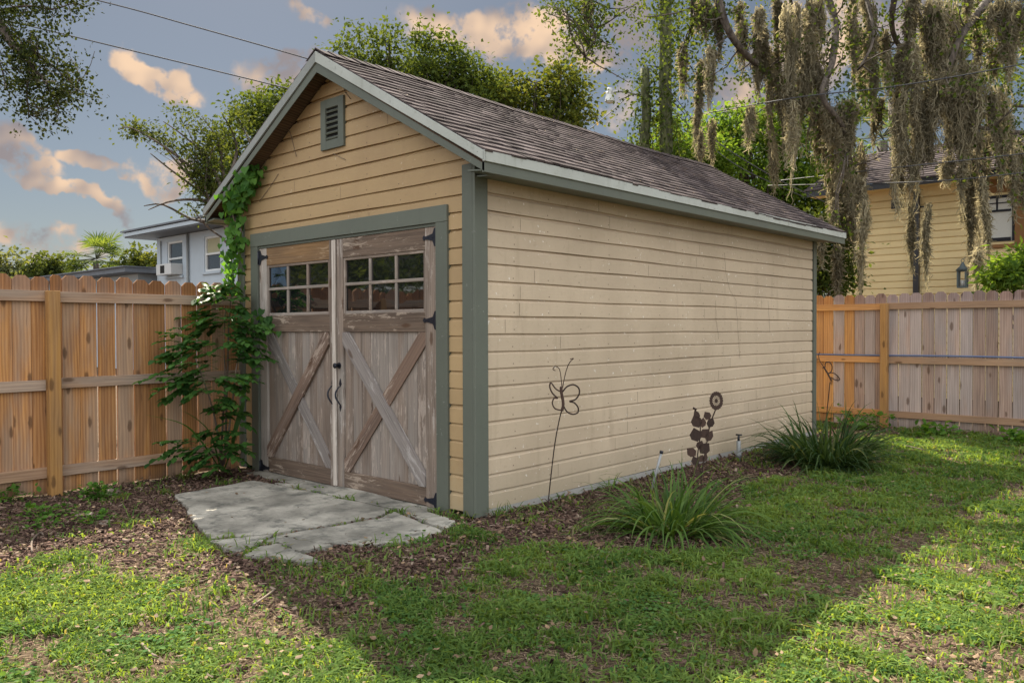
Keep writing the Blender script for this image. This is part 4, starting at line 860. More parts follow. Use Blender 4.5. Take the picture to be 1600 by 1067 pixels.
fan_palm('palm_tree','fan palm behind the moss at the top between the tallest curtains',1395,150,24,1.2,seed=7,nf=14)
# bright trees right of the shed roof
tree('tree','bright lime green tree in sun behind the far end of the shed roof',gnd(1190,19),[B(1160,235,19,50),B(1120,215,19,36,.6),B(1200,200,19,40,.7),B(1240,250,19,55),B(1210,300,19,60),B(1270,320,19,50),B(1150,190,19,30,.4)],15000,.115,'leaf_bright',tr=.2,crad=.3,seed=8)
tree('tree','bright green young tree low behind the ridge between the bare trunks',gnd(1060,18),[B(1050,225,18,34),B(1090,240,18,34),B(1110,265,18,30),B(1020,232,18,18,.5)],5200,.105,'leaf_bright',tr=.1,crad=.24,seed=9)
tree('shrub_tree','dark green shrubby tree filling the gap between shed eave and yellow house',gnd(1290,13.2),[B(1285,400,13.2,26),B(1294,440,13.2,26),B(1280,360,13.2,18),B(1300,350,13.2,14)],5200,.075,'leaf_oak',tr=.06,crad=.17,seed=10)
tree('shrub_tree','glossy bright green shrub peeking over the greyed fence at the right edge',gnd(1600,11.2),[B(1592,428,11.2,24),B(1578,440,11.2,16),B(1612,405,11.2,24),B(1565,443,11.2,8,.6)],2600,.13,'leaf_bright',tr=.05,crad=.12,seed=11,cw=.34)
# vine-wrapped trunks
for (px,top,r_,sd_,lb) in ((1008,108,.105,1,'broken off tree trunk wrapped in ivy behind the shed ridge'),(1040,-60,.135,2,'tall ivy wrapped tree trunk running off the top of the picture')):
    d=16.5; bs=Vector(gnd(px,d)); tp=at(px,top,d); root=empty('ivy_covered_trunk',bs,lb,'tree trunk')
    mb=MB(); P=[bs.lerp(tp,k/14)+Vector((random.gauss(0,.02),0,0)) for k in range(15)]; mb.tube(P,[r_*(1.15-.25*k/14) for k in range(15)],10); mb.build('trunk','bark_mossy',root)
    rg=np.random.default_rng(sd_); n=1500 if sd_==1 else 3000; t=rg.random(n)*.72+.28; a=rg.random(n)*6.28; bulge=.5+1.6*vnoise(t*30,a*0,1.,sd_)**2
    spread=r_*(.9)+np.abs(rg.normal(size=n))*.11*bulge*(2.1 if sd_==2 else 1.6)
    P=np.array(bs)[None]*(1-t[:,None])+np.array(tp)[None]*t[:,None]+np.stack([np.cos(a)*spread,np.sin(a)*spread,rg.normal(size=n)*.05],1)
    S=.075*(.6+.8*rg.random(n)); npmesh('ivy',scatter(DIA,P,rdir(n,.3),rdir(n),S,S*1.2),DIAF,rg.random(n),'leaf_oak',root)
    mb=MB()
    for k in range(9 if sd_==2 else 6):
        t=random.uniform(.62,.95); q=bs.lerp(tp,t); e_=q+Vector((random.uniform(-.8,.8),random.uniform(-.3,.3),random.uniform(-1.2,.1))); mb=MB(); limb(mb,q,e_,.015,.006,.3,5,k+sd_*9,4); mb.build('twig','bark_mossy',root)
        m_=60; P=np.array(e_)+rg.normal(size=(m_,3))*np.array([.16,.16,.3]); S=.07*(.6+.8*rg.random(m_)); npmesh('ivy',scatter(DIA,P,rdir(m_,.3),rdir(m_),S,S*1.2),DIAF,rg.random(m_),'leaf_oak',root)
# yard light
lp=at(953,150,17); yl=empty('yard_light',lp,'white yard lamp on a thin curved arm above the shed ridge','street lamp')
s_=17/F; U3=Vector((0,0,1))
mb=MB(); mb.tube([lp+U3*12*s_,lp+U3*3*s_],[4*s_,5*s_],10); mb.aabox(lp.x-5*s_,lp.x+5*s_,lp.y-.06,lp.y+.06,lp.z+1*s_,lp.z+6*s_); mb.build('lamp_head','lamp_white',yl,.004)
mb=MB(); mb.tube([lp+U3*1*s_,lp-U3*9*s_],[6*s_,8*s_],14,cap=False); mb.tube([lp-U3*1*s_,lp-U3*11*s_],[5*s_,6*s_],14); mb.build('lamp_shade','lamp_white',yl)
mb=MB(); mb.tube(smooth_pts([at(957,145,17),at(970,143,17),at(984,145,17),at(1000,150,17),at(1010,155,16.8)]),.024,6); mb.build('arm','galvanised',yl)

# ---------------------------------------------------------------- live oak with Spanish moss
D=12.6; tb=at(1790,513,12.5); oak=empty('live_oak',(tb.x,tb.y,0),'large live oak whose mossy limbs spread across the top right','tree')
mb=MB(); tk=[(tb.x,tb.y,0),(tb.x-.1,tb.y,1.8),(tb.x-.1,tb.y,3.5),tuple(at(1800,60,12.5))]
mb.tube(smooth_pts(tk,4),list(np.linspace(.5,.34,13)),12)
LIMBS=[[(1800,60),(1700,-20),(1590,-60),(1430,-70),(1270,-70),(1110,-85),(950,-95),(840,-80)],
 [(1590,-60),(1545,0),(1500,60),(1480,120)],[(1430,-70),(1400,-10),(1395,50),(1425,110),(1432,180)],
 [(1270,-70),(1290,-10),(1305,40),(1300,100),(1285,150),(1318,200),(1330,260)],[(1110,-85),(1120,-20),(1135,42),(1165,85),(1205,120),(1240,165),(1290,190),(1322,235)],
 [(1800,190),(1700,170),(1600,166),(1535,166)],[(1800,230),(1700,215),(1600,208),(1545,203),(1510,190)],[(1800,60),(1700,60),(1640,20),(1590,20),(1560,0)],
 [(1205,-75),(1230,-20),(1238,40),(1210,100)],[(1340,-70),(1352,-10),(1365,60),(1340,110)],[(1110,-85),(1085,-20),(1080,40),(1070,80)],[(950,-95),(925,-40),(920,10),(928,55),(915,90)],[(1545,203),(1540,240),(1530,270)]]
limbs=[]
for i,l in enumerate(LIMBS):
    P=smooth_pts([at(x,y,D+.5*math.sin(i*2.3+k)) for k,(x,y) in enumerate(l)],4); r0=(.22,.09,.06,.075,.07,.05,.06,.07,.04,.04,.04,.035,.03)[i]; mb.tube(P,list(np.linspace(r0,r0*.35,len(P))),7); limbs.append(P)
rg=np.random.default_rng(3); CP=[]
for i,P in enumerate(limbs):
    for p in P[3:]:
        for k in range(5 if i in (0,) else 2): CP.append(np.array(p)+rg.normal(size=3)*np.array([.42,.42,.38]))
for (px,py,rx,ry,k) in [(1100,20,60,50,26),(1090,110,30,50,16),(1200,60,60,60,9),(1300,90,60,70,10),(1380,60,60,60,7),(1240,130,40,50,7),(1560,130,50,40,18),(1580,60,40,60,14),(905,20,45,30,28),(920,65,34,34,30),(1000,15,30,14,8),(870,15,24,14,8),(1340,160,20,40,8),(1315,355,10,12,5),(1540,175,40,20,12),(1480,60,80,60,12)]:
    for _ in range(k):
        CP.append(np.array(at(px+rg.normal()*rx*.5,py+rg.normal()*ry*.5,D+rg.normal()*.4)))
for (px,py,dd_,r_,k) in [(945,-160,13.4,.9,70),(870,-250,12.0,.9,45),(1010,-190,13.0,.8,40),(930,-330,11.3,.9,26)]:
    for _ in range(k): CP.append(np.array(at(px,py,dd_))+rg.normal(size=3)*r_*np.array([.75,.75,.35]))
CP=np.array(CP); cl=20; n=len(CP)*cl; ci=np.repeat(np.arange(len(CP)),cl); P=CP[ci]+rg.normal(size=(n,3))*.13; S=.065*(.6+.8*rg.random(n))
npmesh('crown',scatter(DIA,P,rdir(n,.2),rdir(n),S,S*1.1),DIAF,rg.random(n),'leaf_oak',oak)
for k in range(0,len(CP),3): 
    c=Vector(CP[k]); best=min((p for L in limbs for p in L),key=lambda p:(p-c).length); limb(mb,best,c,.014,.005,.15,4,k,4)
mb.build('trunk','bark',oak)

def moss(px,y0_,y1_,w,name=None,label=None,dens=1.,d=None,seed=0,split=2):
    """a hanging beard: many curly thin strands, long ones in the middle, wisps at the tips"""
    rg=np.random.default_rng(seed+int(px)*7+int(y0_)); d=d if d is not None else D+rg.uniform(-.5,.4); s=d/F
    L=(y1_-y0_)*s; W=w*s; top=np.array(at(px,y0_,d)); n=int(dens*(14+w*7.2)); m_=max(7,int(L/.085)+2); m_=min(m_,44)
    rx=np.array(_rt); dp=np.array([_fw.x,_fw.y,0.])
    # a few lobes each with its own length
    nl=max(1,int(w/11)+1); lo=rg.uniform(-.42,.42,nl)*W; ll=rg.uniform(.45,1.,nl); ll[rg.integers(nl)]=1.; st=rg.random(nl)*.18
    k=rg.integers(0,nl,n); u0=lo[k]+rg.normal(size=n)*W*(.11 if nl>1 else .22); dd=rg.normal(size=n)*W*.22
    q=rg.random(n)**2.0; Ls=L*ll[k]*(.12+.88*q); s0=L*(st[k]*.6+rg.random(n)*.50*(1-q))
    t=np.linspace(0,1,m_)[None,:]
    z=-(s0[:,None]+np.minimum(Ls[:,None],(L*1.0-s0)[:,None].clip(.1))*t); fz=np.clip(-z/L,0,1)
    taper=(1-.90*fz)
    f1,f2,p1,p2=rg.uniform(2,5,(n,1)),rg.uniform(9,16,(n,1)),rg.random((n,1))*6.3,rg.random((n,1))*6.3
    cx_=lo[k][:,None]*(1-.35*fz)+(u0-lo[k])[:,None]*taper+.026*np.sin(z*f1+p1)+.013*np.sin(z*f2*1.7+p2)+rg.normal(size=(n,m_))*.010
    kn=rg.random((nl,14))[k]; zi=np.clip(fz*12.9,0,12.9); i0_=zi.astype(int); fr=zi-i0_; bl=np.take_along_axis(kn,i0_,1)*(1-fr)+np.take_along_axis(kn,i0_+1,1)*fr
    cx_=lo[k][:,None]+(cx_-lo[k][:,None])*(.35+1.35*bl)+ (.07*np.sin(z*1.9+lo[k][:,None]*40)+.035*np.sin(z*5.1+lo[k][:,None]*90))*min(1.,W*3)
    dy=dd[:,None]*taper+.02*np.sin(z*f1*1.3+p2)+rg.normal(size=(n,m_))*.007
    C_=top[None,None]+rx*cx_[...,None]+dp*dy[...,None]+np.array([0,0,1.])*z[...,None]
    ang=rg.random((n,1))*3.14+t*rg.uniform(-4,4,(n,1)); sd=(np.cos(ang)[...,None]*rx+np.sin(ang)[...,None]*dp)*((.0065+.006*rg.random((n,1)))*(1-.55*t)*(1-.3*(t<.01)))[...,None]
    V=np.stack([C_-sd,C_+sd],2).reshape(n,m_*2,3); Fq=[(2*j,2*j+1,2*j+3,2*j+2) for j in range(m_-1)]
    tone=np.clip(.15+.5*rg.random(nl)[k]+.45*(rg.random(n)-.3),0,1)
    # short side curls that fluff the outline
    nw=int(n*8); i=rg.integers(0,n,nw); j=rg.integers(1,m_,nw); P=C_[i,j]; dr=rg.normal(size=(nw,3))*np.array([1,1,.5])+np.array([0,0,-.9]); S=.05+.07*rg.random(nw)
    T=[(-.05,0,0),(.05,0,0),(.10,.5,.1),(.0,.52,.1),(.02,1,-.1),(-.04,1,-.1)]
    V2=scatter(T,P,dr,rdir(nw),S,S*1.0); 
    return (V.astype(np.float32),Fq,tone),(V2.astype(np.float32),tone[i])
def build_moss(name,specs):
    me=bpy.data.meshes.new(name); Vs=[];Fs=[];Rs=[];o0=0
    for (V,Fq,tn),(V2,t2) in specs:
        for (VV,FF,TT) in ((V,Fq,tn),(V2,[(0,1,2,3),(3,2,4,5)],t2)):
            n,k,_=VV.shape; FF=np.array(FF); Fs.append((FF[None]+(np.arange(n)*k)[:,None,None]).reshape(-1,4)+o0); Vs.append(VV.reshape(-1,3)); Rs.append(np.repeat(TT,len(FF))); o0+=n*k
    V=np.concatenate(Vs);Fa=np.concatenate(Fs);rn=np.concatenate(Rs); me.vertices.add(len(V)); me.vertices.foreach_set('co',V.ravel()); nf=len(Fa); me.loops.add(nf*4); me.polygons.add(nf)
    me.loops.foreach_set('vertex_index',Fa.astype(np.int32).ravel()); me.polygons.foreach_set('loop_start',(np.arange(nf)*4).astype(np.int32)); me.polygons.foreach_set('loop_total',np.full(nf,4,dtype=np.int32))
    a=me.attributes.new('rnd','FLOAT','FACE'); a.data.foreach_set('value',rn.astype(np.float32)); me.materials.append(MATS['moss_strand']); me.update(calc_edges=True)
    o=bpy.data.objects.new(name,me); COL.objects.link(o); return o
MOSS=[([(1236,-10,330,26),(1225,100,250,18)],'long thin grey green moss beard reaching down to the shed roof end'),
 ([(1207,60,255,20)],'dark narrow moss beard left of the one touching the shed roof end'),
 ([(1300,150,300,55),(1322,210,455,46),(1335,260,400,30),(1345,300,460,10)],'broad moss curtain hanging at the far corner of the shed eave'),
 ([(1268,70,260,44),(1282,160,270,20)],'ragged moss mass just left of the broad eave corner curtain'),
 ([(1365,-10,195,24)],'straight dark moss beard from the top edge between the two widest masses'),
 ([(1338,0,140,18)],'short moss beard beside the straight dark one'),
 ([(1400,60,150,16),(1418,130,345,34),(1440,135,340,34),(1427,300,432,9),(1447,300,452,8)],'long moss curtain in front of the grey roof left of the black downpipe'),
 ([(1475,-10,160,60),(1490,90,270,80),(1520,120,300,50),(1480,240,290,14),(1505,200,345,12)],'largest and widest moss mass hanging from the top in front of the grey roof'),
 ([(1525,230,420,34),(1518,250,440,20),(1543,260,410,18),(1528,380,455,9)],'brown and pale moss curtain beside the yellow house window'),
 ([(1560,130,310,34),(1578,170,300,22)],'pale moss beard just left of the one at the right edge'),
 ([(1590,225,350,26)],'fluffy pale moss bunch at the right edge over the window trim'),
 ([(1185,30,160,22)],'pale moss beard on the drooping bare limb'),
 ([(1127,-10,98,17)],'dark moss beard third from the ivy trunk at the top edge'),
 ([(1106,-10,62,18),(1096,-5,50,14)],'short moss beard nearest the ivy trunk at the top edge'),
 ([(1070,58,148,12)],'slim moss wisp right beside the tall ivy trunk'),
 ([(1091,92,150,16),(1086,130,232,10)],'moss wisp with a long pale tail right of the ivy trunks'),
 ([(1570,-10,125,48)],'moss mass at the top right corner'),
 ([(922,-10,38,10)],'small moss tuft in the leafy branch over the shed ridge'),
 ([(1272,-10,100,24)],'dark moss strand from the top edge above the ragged mass'),
 ([(1168,162,235,9),(1178,166,215,6)],'little tan moss tuft hanging before the lime green tree'),
 ([(1285,330,420,8),(1312,380,470,14),(1300,300,360,9)],'thin stringy moss beside the brown corner board')]
for i,(sp,lb) in enumerate(MOSS):
    o=build_moss('spanish_moss',[moss(px,a,b,w_,seed=i*5+j,dens=1.1) for j,(px,a,b,w_) in enumerate(sp)]); tag(o,lb,'hanging moss','beards of moss hanging from the oak')
rr=random.Random(12); sp=[]
for k in range(64):
    px=rr.choice([rr.uniform(1060,1330),rr.uniform(1330,1610),rr.uniform(1190,1600)]); y0_=rr.uniform(-30,60) if rr.random()<.7 else rr.uniform(60,220); sp.append(moss(px,y0_,y0_+rr.uniform(40,120),rr.uniform(6,16),seed=500+k,dens=.8,d=D+rr.uniform(-.6,.8)))
o=build_moss('spanish_moss_wisps',sp); tag(o,'countless small wisps of grey green moss along the oak limbs','hanging moss',kind='stuff')

# overhanging branch at the top left, on a tree that stands outside the picture
d=9.; tb=at(-420,513,9); lt=empty('overhanging_oak',(tb.x,tb.y,0),'dark leafy branch hanging into the top left corner','tree'); mb=MB()
mb.tube([(tb.x,tb.y,0),(tb.x,tb.y,2),(tb.x+.2,tb.y,4.5),tuple(at(-300,-120,d))],[.3,.26,.22,.16],9)
BR=[[(-300,-120),(-150,-60),(-20,20),(20,70),(48,100),(60,135)],[(20,70),(60,88),(90,110),(120,140)],[(-20,20),(40,10),(80,15),(112,6)],[(48,100),(42,140),(45,180)],[(-20,20),(10,-5),(60,-20),(110,-12)],[(48,100),(75,135),(92,172)],[(-20,60),(0,100),(8,130)]]
CP=[]
for i,l in enumerate(BR):
    P=smooth_pts([at(x,y,d) for x,y in l],4); mb.tube(P,list(np.linspace(.10 if i==0 else .016,.02 if i==0 else .006,len(P))),6)
    for p in P[(12 if i==0 else 2):]:
        for k in range(5): CP.append(np.array(p)+rg.normal(size=3)*.14)
for (px,py,r_,k) in [(110,120,20,12),(50,110,30,18),(70,40,30,14),(20,40,22,14),(95,150,16,14),(50,165,14,10),(10,15,20,10),(30,85,20,10),(130,140,6,4),(85,180,8,5)]:
    for _ in range(k): CP.append(np.array(at(px+rg.normal()*r_*.6,py+rg.normal()*r_*.6,d+rg.normal()*.3)))
CP=np.array([c for c in CP])
cl=13; n=len(CP)*cl; ci=np.repeat(np.arange(len(CP)),cl); P=CP[ci]+rg.normal(size=(n,3))*.062; S=.044*(.6+.8*rg.random(n))
npmesh('crown',scatter(DIA,P,rdir(n,.2),rdir(n),S,S*1.1),DIAF,rg.random(n)*.8,'leaf_dark',lt)
bp=[p for l in BR for p in smooth_pts([at(x,y,d) for x,y in l],4)]
for k in range(0,len(CP),2):
    c=Vector(CP[k]); q=min(bp,key=lambda p:(p-c).length); limb(mb,q,c,.005,.003,.12,3,k,3)
mb.build('trunk','bark',lt)
# trees beyond the left fence that the door panes mirror
tree('tree','dark green tree beyond the left fence mirrored in the door windows',(-9.5,-5.2,0),[((-9.5,-5.2,3.2),1.3,1),((-9.9,-6.4,2.6),1.2,1),((-8.9,-4.9,2.4),.9,1)],5000,.11,'leaf_oak',seed=31,tr=.12)
tree('tree','broad dark tree behind the mirrored umbrella beyond the left fence',(-12,-3.0,0),[((-12,-3.0,3.0),1.5,1),((-12.,-4.6,3.0),1.3,1),((-11,-2.2,2.6),1.0,1)],5000,.11,'leaf_oak',seed=32,tr=.12)
tree('tree','tree beyond the left fence beside the mirrored grey house',(-6.4,-6.2,0),[((-6.4,-5.4,2.6),.8,1),((-6.0,-6.0,3.2),.8,1)],2500,.09,'leaf_oak',seed=33,tr=.08)

# ---------------------------------------------------------------- overhead wires
def wire(label,l,r=.011,n=8):
    mb=MB(); P=smooth_pts([at(*q) for q in l],n); mb.tube(P,r,5); o=mb.build('overhead_wire','wire'); tag(o,label,'cable','overhead cables'); return o
wire('upper of the two cables crossing the sky left of the gable',[(-250,-95,14),(148,0,14),(300,41,14),(480,92,14),(620,135,14)],0.0115)
wire('lower of the two cables crossing the sky left of the gable',[(-250,-30,12),(0,30,12),(220,83,12),(455,140,12),(620,182,12)],0.0094)
wire('thin guy cable slanting from the lamp arm down to the shed ridge',[(985,147,17),(955,175,17),(922,202,17)],0.0086)
wire('silvery cable crossing the moss at the upper right',[(1100,178,13),(1250,152,11.5),(1400,135,11),(1600,100,10.5),(1800,55,10)],0.0086)
wire('middle cable sagging in front of the grey roof',[(1220,282,15),(1400,262,11.5),(1600,240,11),(1800,212,10.5)],0.0072)
wire('lowest cable passing below the grey roof eave',[(1200,290,15),(1440,284,11.5),(1600,270,11),(1800,250,10.5)],0.0072)
wire('cable running from the ivy trunks down toward the yellow house',[(1040,133,16.4),(1100,205,15),(1200,272,13.8),(1330,335,13.2)],0.0094)
wire('second slanting cable just left of the one to the yellow house',[(1040,160,16.4),(1080,200,16),(1150,258,15),(1260,310,14.6)],0.0079)
# ---------------------------------------------------------------- shrub, vines, clumps
def pinnate(P0,d0,L,n,ls,rg,droop=.35,name=None):
    """positions and directions of the leaflets along one drooping leaf stalk"""
    out_P=[];out_D=[];out_U=[]; p=np.array(P0,float); d=np.array(d0,float)/np.linalg.norm(d0); pts=[p.copy()]
    for k in range(n):
        p=p+d*L/n; d=d+np.array([0,0,-droop/n]); d/=np.linalg.norm(d); pts.append(p.copy())
        s=np.cross(d,[0,0,1.]); s/=np.linalg.norm(s)+1e-9
        if k>0:
            for sg in (-1,1): out_P.append(p); out_D.append(s*sg*.9+d*.55+rg.normal(size=3)*.12+np.array([0,0,-.15])); out_U.append(np.array([0,0,1.])+rg.normal(size=3)*.15)
    out_P.append(p); out_D.append(d); out_U.append([0,0,1.]); return out_P,out_D,out_U,pts
rg=np.random.default_rng(44)
sb=Vector((-3.02,-.42,0)); sh=empty('fence_shrub',sb,'dark leafy shrub with feathery compound leaves in the corner of brown fence and shed','shrub')
mb=MB(); tips=[]
SX=lambda px,py,x: onx(px,py,x)
STEMS=[[(345,728,-3.0),(348,660,-2.95),(352,600,-2.95),(350,540,-2.95),(352,480,-3.0)],[(348,728,-3.0),(335,650,-2.9),(320,600,-2.85),(305,560,-2.85)],[(350,725,-3.0),(362,640,-2.85),(372,560,-2.8),(392,510,-2.75)],[(345,720,-3.0),(325,700,-2.85),(300,700,-2.8)],[(352,700,-3.),(356,560,-3.),(358,500,-3.05),(362,455,-3.12)]]
for l in STEMS:
    P=smooth_pts([SX(*q) for q in l],4); mb.tube(P,list(np.linspace(.012,.004,len(P))),6)
mb.build('stem','twig',sh)
LP,LD,LU=[],[],[]; st=MB()
FR=[(362,455,-3.1,1,.5),(350,470,-3.0,-1,.6),(345,485,-3.,-1,.8),(365,480,-2.95,1,.8),(340,500,-2.95,-1,.9),(360,505,-2.9,1,1.),(375,510,-2.8,1,1.),(392,510,-2.72,1,1.),(330,520,-2.95,-1,.8),(350,525,-2.85,1,1.),(345,540,-2.85,-1,1.),(318,545,-2.85,-1,1.1),(300,552,-2.85,-1,.9),(372,540,-2.8,1,.9),(355,560,-2.8,1,1.),(335,570,-2.8,-1,1.1),(318,580,-2.8,-1,1.2),(300,598,-2.8,-1,1.),(345,590,-2.75,1,1.),(362,600,-2.75,1,.9),(330,600,-2.75,-1,1.1),(320,612,-2.75,-1,.9),(340,620,-2.75,1,.8),(375,600,-2.8,1,.7),(350,640,-2.85,-1,.5),(320,700,-2.8,-1,.9),(300,705,-2.8,-1,.9),(335,690,-2.8,1,.8),(345,700,-2.8,1,.7),(350,680,-2.8,-1,.6),(330,715,-2.75,-1,.6),(360,650,-2.85,1,.5),(318,450,-3.15,1,.3)]
for (px,py,x,sg,sz) in FR:
    for k in range(7):
        if (px>372 and k>1) or (px<300 and k>2): continue
        px_=px-14 if px>355 else px
        p=np.array(SX(px_,py,x))+rg.normal(size=3)*np.array([.07,.06,.05]); d=np.array([.55*abs(rg.normal()),-sg*-1*.0,0.])
        d=np.array(_rt)*sg*rg.uniform(.6,1.)+np.array([.5,-.5,0])*rg.uniform(-.1,.7)+np.array([0,0,rg.uniform(-.25,.45)])
        a,b_,c_,pts=pinnate(p,d,.26*sz*rg.uniform(.75,1.2),6,.08,rg,.7); LP+=a;LD+=b_;LU+=c_; st.tube(pts,.0022,4)
st.build('leaf_stalk','leaf_shrub',sh)
LP=np.array(LP);LD=np.array(LD);LU=np.array(LU); n=len(LP); S=.080*(.45+.85*rg.random(n)); npmesh('leaflets',scatter(OVAL,LP,LD,LU,S,S*.95),OVALF,rg.random(n),'leaf_shrub',sh)
# trailing vine sprig over the door casing
def heart_leaves(name,pts,n,size,mat,parent,spread,rg,out_=(0.5,-.8,0)):
    pts=np.array([tuple(p) for p in pts]); k=rg.integers(0,len(pts),n); P=pts[k]+rg.normal(size=(n,3))*np.array(spread)
    D_=np.array([0,0,-1.])+rg.normal(size=(n,3))*.5; U=np.array(out_)+rg.normal(size=(n,3))*.35+np.array([0,0,.25]); S=size*(.55+.75*rg.random(n))
    return npmesh(name,scatter(HEART,P,D_,U,S,S*1.0),HEARTF,rg.random(n),mat,parent)
vn=empty('climbing_vine',(-3.3,-.1,0),'bright heart leaved vine hanging in a column from the left eave of the shed','vine')
mb=MB(); A=smooth_pts([onx(366,440,-3.25),ony(362,400,-.12),ony(368,360,-.13),ony(362,320,-.14),ony(375,292,-.16),ony(395,272,-.12)],5); mb.tube(A,.006,5)
B_=smooth_pts([ony(372,440,-.06),ony(378,350,-.06),ony(382,300,-.08),ony(398,268,-.03),ony(420,235,-.02)],5); mb.tube(B_,.005,5)
mb.build('stem','twig',vn)
rgv=np.random.default_rng(8)
heart_leaves('leaves',A[:-3],230,.064,'leaf_vine',vn,(.06,.05,.06),rgv); heart_leaves('leaves',B_[2:12],40,.055,'leaf_vine',vn,(.035,.03,.05),rgv)
heart_leaves('leaves',A[-8:]+B_[-9:-4],130,.07,'leaf_vine',vn,(.08,.04,.06),rgv)
v2=empty('vine_sprig',(-2.9,-.12,0),'dark vine sprig reaching from the shrub across the green door casing','vine')
mb=MB(); A=smooth_pts([ony(378,515,-.15),ony(395,510,-.12),ony(410,505,-.10),ony(420,508,-.10)],5); mb.tube(A,.004,5); mb.build('stem','twig',v2)
heart_leaves('leaves',A,70,.06,'leaf_shrub',v2,(.05,.03,.05),rgv)
# dry tendrils left on the gable
tw=MB()
for l in ([(395,270),(410,255),(418,240),(425,225)],[(440,190),(452,205),(458,225),(463,245)],[(405,315),(420,295),(435,272)],[(452,180),(470,160),(500,140)],[(535,130),(540,145),(548,155)],[(380,290),(398,280),(412,262),(420,235),(436,212)],[(540,250),(520,240)]):
    tw.tube(smooth_pts([ony(x,y,-.012) for x,y in l],4),.0026,4)
tw.tube(smooth_pts([onx(322,330,-3.6),onx(332,320,-3.55),onx(345,312,-3.5)],3),.004,4); tw.tube(smooth_pts([onx(330,315,-3.6),onx(342,306,-3.55),onx(352,300,-3.5)],3),.004,4)
o=tw.build('dry_tendrils','twig'); tag(o,'bare dry vine tendrils clinging under the left gable slope','vine')
# palm frond seedling by the shrub
pb=Vector((-2.9,-.55,0)); pf=empty('palm_seedling',pb,'single long narrow palm frond arching left in front of the fence','plant')
for l,w_ in (([(345,735,-2.85),(315,690,-2.75),(285,662,-2.65),(228,648,-2.6)],.016),([(345,735,-2.85),(330,680,-2.8),(308,655,-2.8),(282,640,-2.8)],.018),([(352,735,-2.85),(365,680,-2.8),(380,630,-2.8),(378,615,-2.8)],.026),([(350,735,-2.9),(362,700,-2.8),(372,665,-2.8)],.016)):
    P=smooth_pts([SX(*q) for q in l],5); k=len(P); V=[];
    mb=MB()
    for i in range(k-1):
        wa,wb=[w_*math.sin(math.pi*min(1,(j+1.)/(k+.5)))**.6*(1-.8*(j/k)**3) for j in (i,i+1)]; dn=(P[i+1]-P[i]).normalized(); s_=Vector((0,0,1)).cross(dn); s_=(s_.normalized()+Vector((.4,-.4,.5))).normalized()
        mb.face([P[i]-s_*wa,P[i]+s_*wa,P[i+1]+s_*wb,P[i+1]-s_*wb],None,.4)
    mb.build('frond','leaf_shrub',pf)

def clump(name,label,base,n,L,w_,mat,seed,spread=.16,lean=1.,group=None,cat='plant',wide=1.,up=.9):
    """arching strap leaves from one crown"""
    rg=np.random.default_rng(seed); base=np.array(base,float); m_=8
    az=rg.random(n)*6.283; r0=np.sqrt(rg.random(n))*spread; P0=base+np.stack([np.cos(az)*r0*wide,np.sin(az)*r0,np.zeros(n)],1)
    az2=az+rg.normal(size=n)*.55; el=np.clip(up+rg.normal(size=n)*.28-.35*r0/spread,.15,1.5); Ls=L*(.55+.6*rg.random(n)); bend=(1.1+1.1*rg.random(n))*lean
    d=np.stack([np.cos(az2)*np.cos(el),np.sin(az2)*np.cos(el),np.sin(el)],1); P=[P0]; pos=P0.copy(); D_=[d]
    for k in range(m_):
        pos=pos+d*(Ls/m_)[:,None]; d=unit(d+np.array([0,0,-1.])*(bend*(.04+.30*(k/m_)**1.3))[:,None]); pos[:,2]=np.maximum(pos[:,2],.012); P.append(pos.copy()); D_.append(d)
    P=np.stack(P,1); D_=np.stack(D_,1); s=unit(np.cross(D_,np.array([0,0,1.])+rg.normal(size=(n,1,3))*.3)); t=np.linspace(0,1,m_+1)
    W_=(w_*(.7+.6*rg.random(n)))[:,None]*(np.minimum(1,.55+t*1.5)*(1-t**2.2)+.03)[None]
    V=np.stack([P-s*W_[...,None],P+s*W_[...,None]],2).reshape(n,(m_+1)*2,3); tone=rg.random(n)
    o=npmesh(name,V,[(2*j,2*j+1,2*j+3,2*j+2) for j in range(m_)],tone,mat); o['label']=label; o['category']=cat
    if group:o['group']=group
    return o
clump('strap_leaf_clump','near arching clump of long grassy leaves in the mulch beside the shed wall',(1.26,.62,0),430,.64,.0088,'leaf_lily',1,.21,.95,group='grassy clumps along the shed',up=.85)
clump('strap_leaf_clump','far dense dark clump of strap leaves by the shed corner',(.98,3.95,0),620,.66,.0100,'leaf_lily_dark',2,.33,.95,group='grassy clumps along the shed',up=1.0)
# small tufts against the wall and weeds
k=0
for (px,py,n,L,lb) in [(1392,960,12,.26,'tall seeding grass tuft standing out of the lawn at lower right'),(1560,745,16,.2,'light tall grass tuft at the right side of the lawn'),(1010,775,14,.18,'loose grass blades at the foot of the leaning tube'),(205,812,12,.2,'pale thin grass blades left of the concrete pad'),(590,856,12,.13,'grass tuft growing over the front edge of the pad'),(385,858,12,.12,'grass tuft beside the broken corner of the pad'),(800,805,24,.17,'small grass tuft at the foot of the shed corner board'),(860,800,20,.16,'small grass tuft beside the butterfly rod at the shed wall'),(775,808,18,.15,'tiny grass tuft right at the bottom shed corner'),(900,790,16,.14,'small grass tuft between butterfly rod and near clump'),(955,765,26,.2,'grass tuft at the wall just left of the near clump'),(1125,735,20,.14,'low tuft in the mulch right of the iron sunflower'),(1150,720,18,.13,'low tuft in the mulch midway between both clumps')]:
    clump('grass_tuft',lb,onz(px,py),n,L,.004,'grass_blade',50+k,.05,.8,group='little grass tufts along the wall',cat='weed'); k+=1
